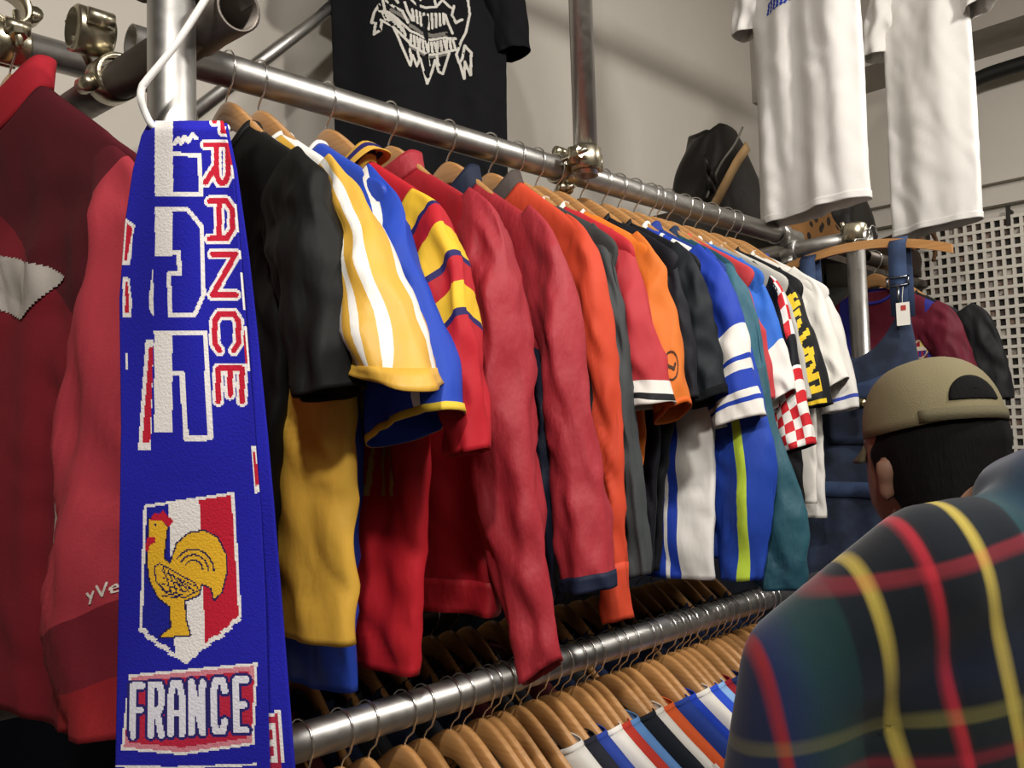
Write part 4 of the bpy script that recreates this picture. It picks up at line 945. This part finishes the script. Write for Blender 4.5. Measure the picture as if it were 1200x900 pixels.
parts = [(H(0, 0, .02), (.074, .092, .10), H(0, .02, -.05), (.060, .078, .075), 4), (H(0, -.03, -.08), S(.058), (.03, -.86, 1.36), S(.062), 5),
  (H(0, .095, -.02), (.011, .02, .016), H(0, .10, -.04), (.017, .022, .014), 2), (H(0, .07, -.10), (.03, .03, .025), H(0, .075, -.075), (.026, .022, .012), 2),
  (H(-.076, -.005, -.045), (.008, .013, .022), H(-.08, -.01, -.02), (.008, .015, .016), 1), (H(.076, -.005, -.045), (.008, .013, .022), H(.08, -.01, -.02), (.008, .015, .016), 1),
  ((.02, -.86, 1.32), (.15, .10, .08), (.05, -.80, .95), (.14, .10, .1), 8), (LS, S(.055), LE, S(.043), 8), (LE, S(.042), LW, S(.028), 8), (RS, S(.055), RE, S(.043), 8), (RE, S(.042), RW, S(.028), 8)]
for sd in (-1, 1): parts += [((.085+sd*.09, -.80, .93), S(.085), (.085+sd*.10, -.79, .48), S(.055), 10), ((.085+sd*.10, -.79, .48), S(.052), (.085+sd*.10, -.81, .10), S(.038), 10), ((.085+sd*.10, -.83, .04), (.042, .05, .04), (.085+sd*.11, -.68, .03), (.04, .05, .03), 4)]
for Wp, sd in ((LW, -1), (RW, 1)):
    hc = Vector(Wp)+Vector((0, .06, -.03)); parts.append((Wp, S(.026), tuple(hc), (.036, .04, .018), 4))
    for k in range(4):
        b0 = hc+Vector(((k-1.5)*.019, .03, 0)); tip = b0+Vector(((k-1.5)*.004, (.05, .06, .055, .042)[k], -.028)); parts.append((tuple(b0), S(.0095), tuple(tip), S(.008), 6))
    b0 = hc+Vector((-sd*.03, -.005, 0)); parts.append((tuple(b0), S(.011), tuple(b0+Vector((-sd*.028, .04, -.012))), S(.0085), 5))
blobmesh('body', parts, SKIN, pr, .0075, 4)
tro = []
for sd in (-1, 1): tro += [((.085+sd*.085, -.80, .95), (.10, .115, .10), (.085+sd*.10, -.79, .5), S(.078), 10), ((.085+sd*.10, -.79, .5), S(.076), (.085+sd*.10, -.81, .10), S(.062), 10)]
blobmesh('trousers', tro, cloth('23262e', 'denim'), pr, .016)
# tartan cloth
pl, nt, b = nmat('tartan_wool')
geo = nt.nodes.new('ShaderNodeTexCoord')
def dot(v):
    d = nt.nodes.new('ShaderNodeVectorMath'); d.operation = 'DOT_PRODUCT'; d.inputs[1].default_value = v; nt.links.new(geo.outputs['Object'], d.inputs[0]); return d.outputs['Value']
def ramp(val, lo, hi, stops, interp_='LINEAR'):
    mr = nt.nodes.new('ShaderNodeMapRange'); mr.inputs['From Min'].default_value = lo; mr.inputs['From Max'].default_value = hi; nt.links.new(val, mr.inputs['Value'])
    cr = nt.nodes.new('ShaderNodeValToRGB'); cr.color_ramp.interpolation = interp_; e = cr.color_ramp.elements
    while len(e) > 1: e.remove(e[-1])
    e[0].position = (stops[0][0]-lo)/(hi-lo); e[0].color = stops[0][1]
    for p_, c_ in stops[1:]: q = e.new((p_-lo)/(hi-lo)); q.color = c_
    nt.links.new(mr.outputs[0], cr.inputs[0]); return cr
def rgba(c, a=1): return (*lin(c), a)
TU = (.72, -.69, .175); TV = (-.20, .19, 1.0)
U_, V_ = dot(TU), dot(TV)
cu = ramp(U_, -.6, .6, [(-.6, rgba('1d2530')), (-.245, rgba('232a4e')), (-.139, rgba('232a4e')), (-.134, rgba('b23038')), (-.127, rgba('b23038')), (-.123, rgba('2a3563')), (-.085, rgba('274548')), (-.045, rgba('1e3a38')), (-.042, rgba('1c2228')),
   (-.023, rgba('1c2228')), (-.018, rgba('c6b152')), (-.011, rgba('c6b152')), (-.007, rgba('1a1d22')), (.031, rgba('1a1d22')), (.036, rgba('b52d3a')), (.043, rgba('b52d3a')), (.047, rgba('1a1d22')), (.085, rgba('1a1d22')), (.090, rgba('c6b152')), (.097, rgba('c6b152')), (.101, rgba('1c2026')),
   (.145, rgba('1c2026')), (.15, rgba('24464c')), (.24, rgba('232a4e')), (.26, rgba('b23038')), (.27, rgba('b23038')), (.273, rgba('23283a'))])
cv = ramp(V_, .6, 1.7, [(.6, (.02, .02, .03, .25)), (1.195, rgba('10141c', .3)), (1.198, rgba('8a2430', .4)), (1.208, rgba('8a2430', .4)), (1.211, rgba('12161c', .3)), (1.237, rgba('16281f', .3)), (1.24, rgba('7a7540', .42)), (1.252, rgba('7a7540', .42)), (1.255, rgba('141a22', .3)), (1.29, rgba('1e2a4a', .3)),
   (1.34, rgba('14181f', .3)), (1.393, rgba('14181f', .3)), (1.396, rgba('9a2e38', .42)), (1.408, rgba('9a2e38', .42)), (1.411, rgba('14181f', .3)), (1.5, rgba('1c2a30', .3))])
mx = nt.nodes.new('ShaderNodeMix'); mx.data_type = 'RGBA'; nt.links.new(cv.outputs[1], mx.inputs['Factor']); nt.links.new(cu.outputs[0], mx.inputs[6]); nt.links.new(cv.outputs[0], mx.inputs[7])
nt.links.new(mx.outputs[2], b.inputs['Base Color']); b.inputs['Roughness'].default_value = .95; noise_bump(nt, b, 900, .25, .001); b.inputs['Specular IOR Level'].default_value = .1
b.inputs['Sheen Weight'].default_value = .15
jk = [((-.10, -.81, 1.27), (.11, .10, .12), (-.12, -.74, 1.0), (.12, .12, .12), 6), ((-.10, -.72, 1.0), S(.12), (-.05, -.74, .85), S(.14), 3), ((.03, -.875, 1.32), (.20, .125, .10), (.04, -.85, 1.15), (.21, .135, .15), 6), ((.04, -.85, 1.15), (.21, .135, .15), (.06, -.81, .80), (.205, .14, .10), 6),
   ((-.13, -.82, 1.352), (.07, .08, .068), (.19, -.90, 1.352), (.07, .08, .068), 6), ((-.01, -.89, 1.415), (.09, .075, .065), (.05, -.85, 1.405), (.10, .08, .06), 2),
   ((-.165, -.795, 1.335), S(.080), (-.222, -.67, 1.22), S(.078), 6), ((-.222, -.67, 1.22), S(.078), LE, S(.072), 6), (LE, S(.071), LW, S(.05), 8), ((.21, -.89, 1.335), S(.080), RE, S(.070), 10), (RE, S(.069), RW, S(.05), 8)]
blobmesh('tartan_jacket', jk, pl, pr, .011, 14)
# hair and cap
HAIR = plain('black_hair', '070606', .85, 0, (300, .5, .003, 'Object', 3, (1, 1, .2)), .15); OLIVE = cloth('746c52', 'denim')
blobmesh('hair', [(H(0, -.02, .02), (.079, .088, .085), H(0, -.035, -.06), (.074, .066, .05), 4), (H(-.045, .0, -.0), (.035, .045, .03), H(-.05, .0, -.04), (.025, .03, .02), 2), (H(.045, .0, -.0), (.035, .045, .03), H(.05, .0, -.04), (.025, .03, .02), 2)], HAIR, pr, .007, 5)
V = []; n, m = 48, 16

tl = math.radians(8)     # the cap tips towards the brow
def capp(x, y, z):
    yy, zz = y*math.cos(tl)+z*math.sin(tl), .030-y*math.sin(tl)+z*math.cos(tl); return (HX+x*CF+yy*SF, HY-x*SF+yy*CF, HZ+zz)
for j in range(m):
    ph = PI/2*j/(m-1)
    for i in range(n):
        q = 2*PI*i/n; pn = 1+.012*abs(math.sin(3*q)); cz_ = math.sin(ph)**.9
        x, y = .084*math.cos(ph)**.75*math.cos(q)*pn, .098*math.cos(ph)**.75*math.sin(q)*pn; z = .098*cz_
        if j == m-1: x = y = 0
        V.append(capp(x, y-.004, z-.004*math.cos(q*2)*math.cos(ph)))
cp = mesh_obj('cap', V, gridf(m, n), OLIVE, pr, sol=.003)
V = []; nb, mb = 20, 8
for j in range(mb):
    for i in range(nb):
        q = math.radians(34+112*i/(nb-1)); f = j/(mb-1); r = 1+f*.72*math.sin(math.radians(180*i/(nb-1)))**.5
        x, y = .084*math.cos(q)*(1+.10*f), .096*math.sin(q)*r; V.append(capp(x, y-.004, -.004-.02*f-.012*(x/.09)**2*(.3+f)))
mesh_obj('cap_brim', V, gridf(mb, nb, False), cloth('5c5642', 'denim'), cp, sol=.004)
mesh_obj('cap_button', *tube([capp(0, -.004, .094), capp(0, -.004, .101)], [.008, .005], 10), OLIVE, cp)
V = []
for i in range(15):
    q = math.radians(222+96*i/14)
    for z in (.002, .018): V.append(capp(.087*math.cos(q), .101*math.sin(q)-.004, z))
mesh_obj('cap_strap', V, [(2*i, 2*i+2, 2*i+3, 2*i+1) for i in range(14)], cloth('5c5642', 'denim'), cp, sol=.003)
def dome(q, ph, off=0):
    pn = 1+.012*abs(math.sin(3*q)); r = math.cos(ph)**.75
    return capp((.084+off)*r*math.cos(q)*pn, (.098+off)*r*math.sin(q)*pn-.004, (.098+off)*math.sin(ph)**.9)
rim = [(1.5*PI+.42*math.cos(PI*i/24), .24+.36*math.sin(PI*i/24)) for i in range(25)]+[(1.5*PI-.42+.84*i/9, .24) for i in range(1, 9)]
V = []; nr = 8
for k in range(nr):
    f = .02+.98*k/(nr-1)
    for q, ph in rim: V.append(dome(1.5*PI+(q-1.5*PI)*f, .36+(ph-.36)*f, .0026))
mesh_obj('cap_opening', V, gridf(nr, len(rim)), HAIR, cp, sol=.002)
for o in bpy.data.objects:
    if 'org' in o: del o['org']
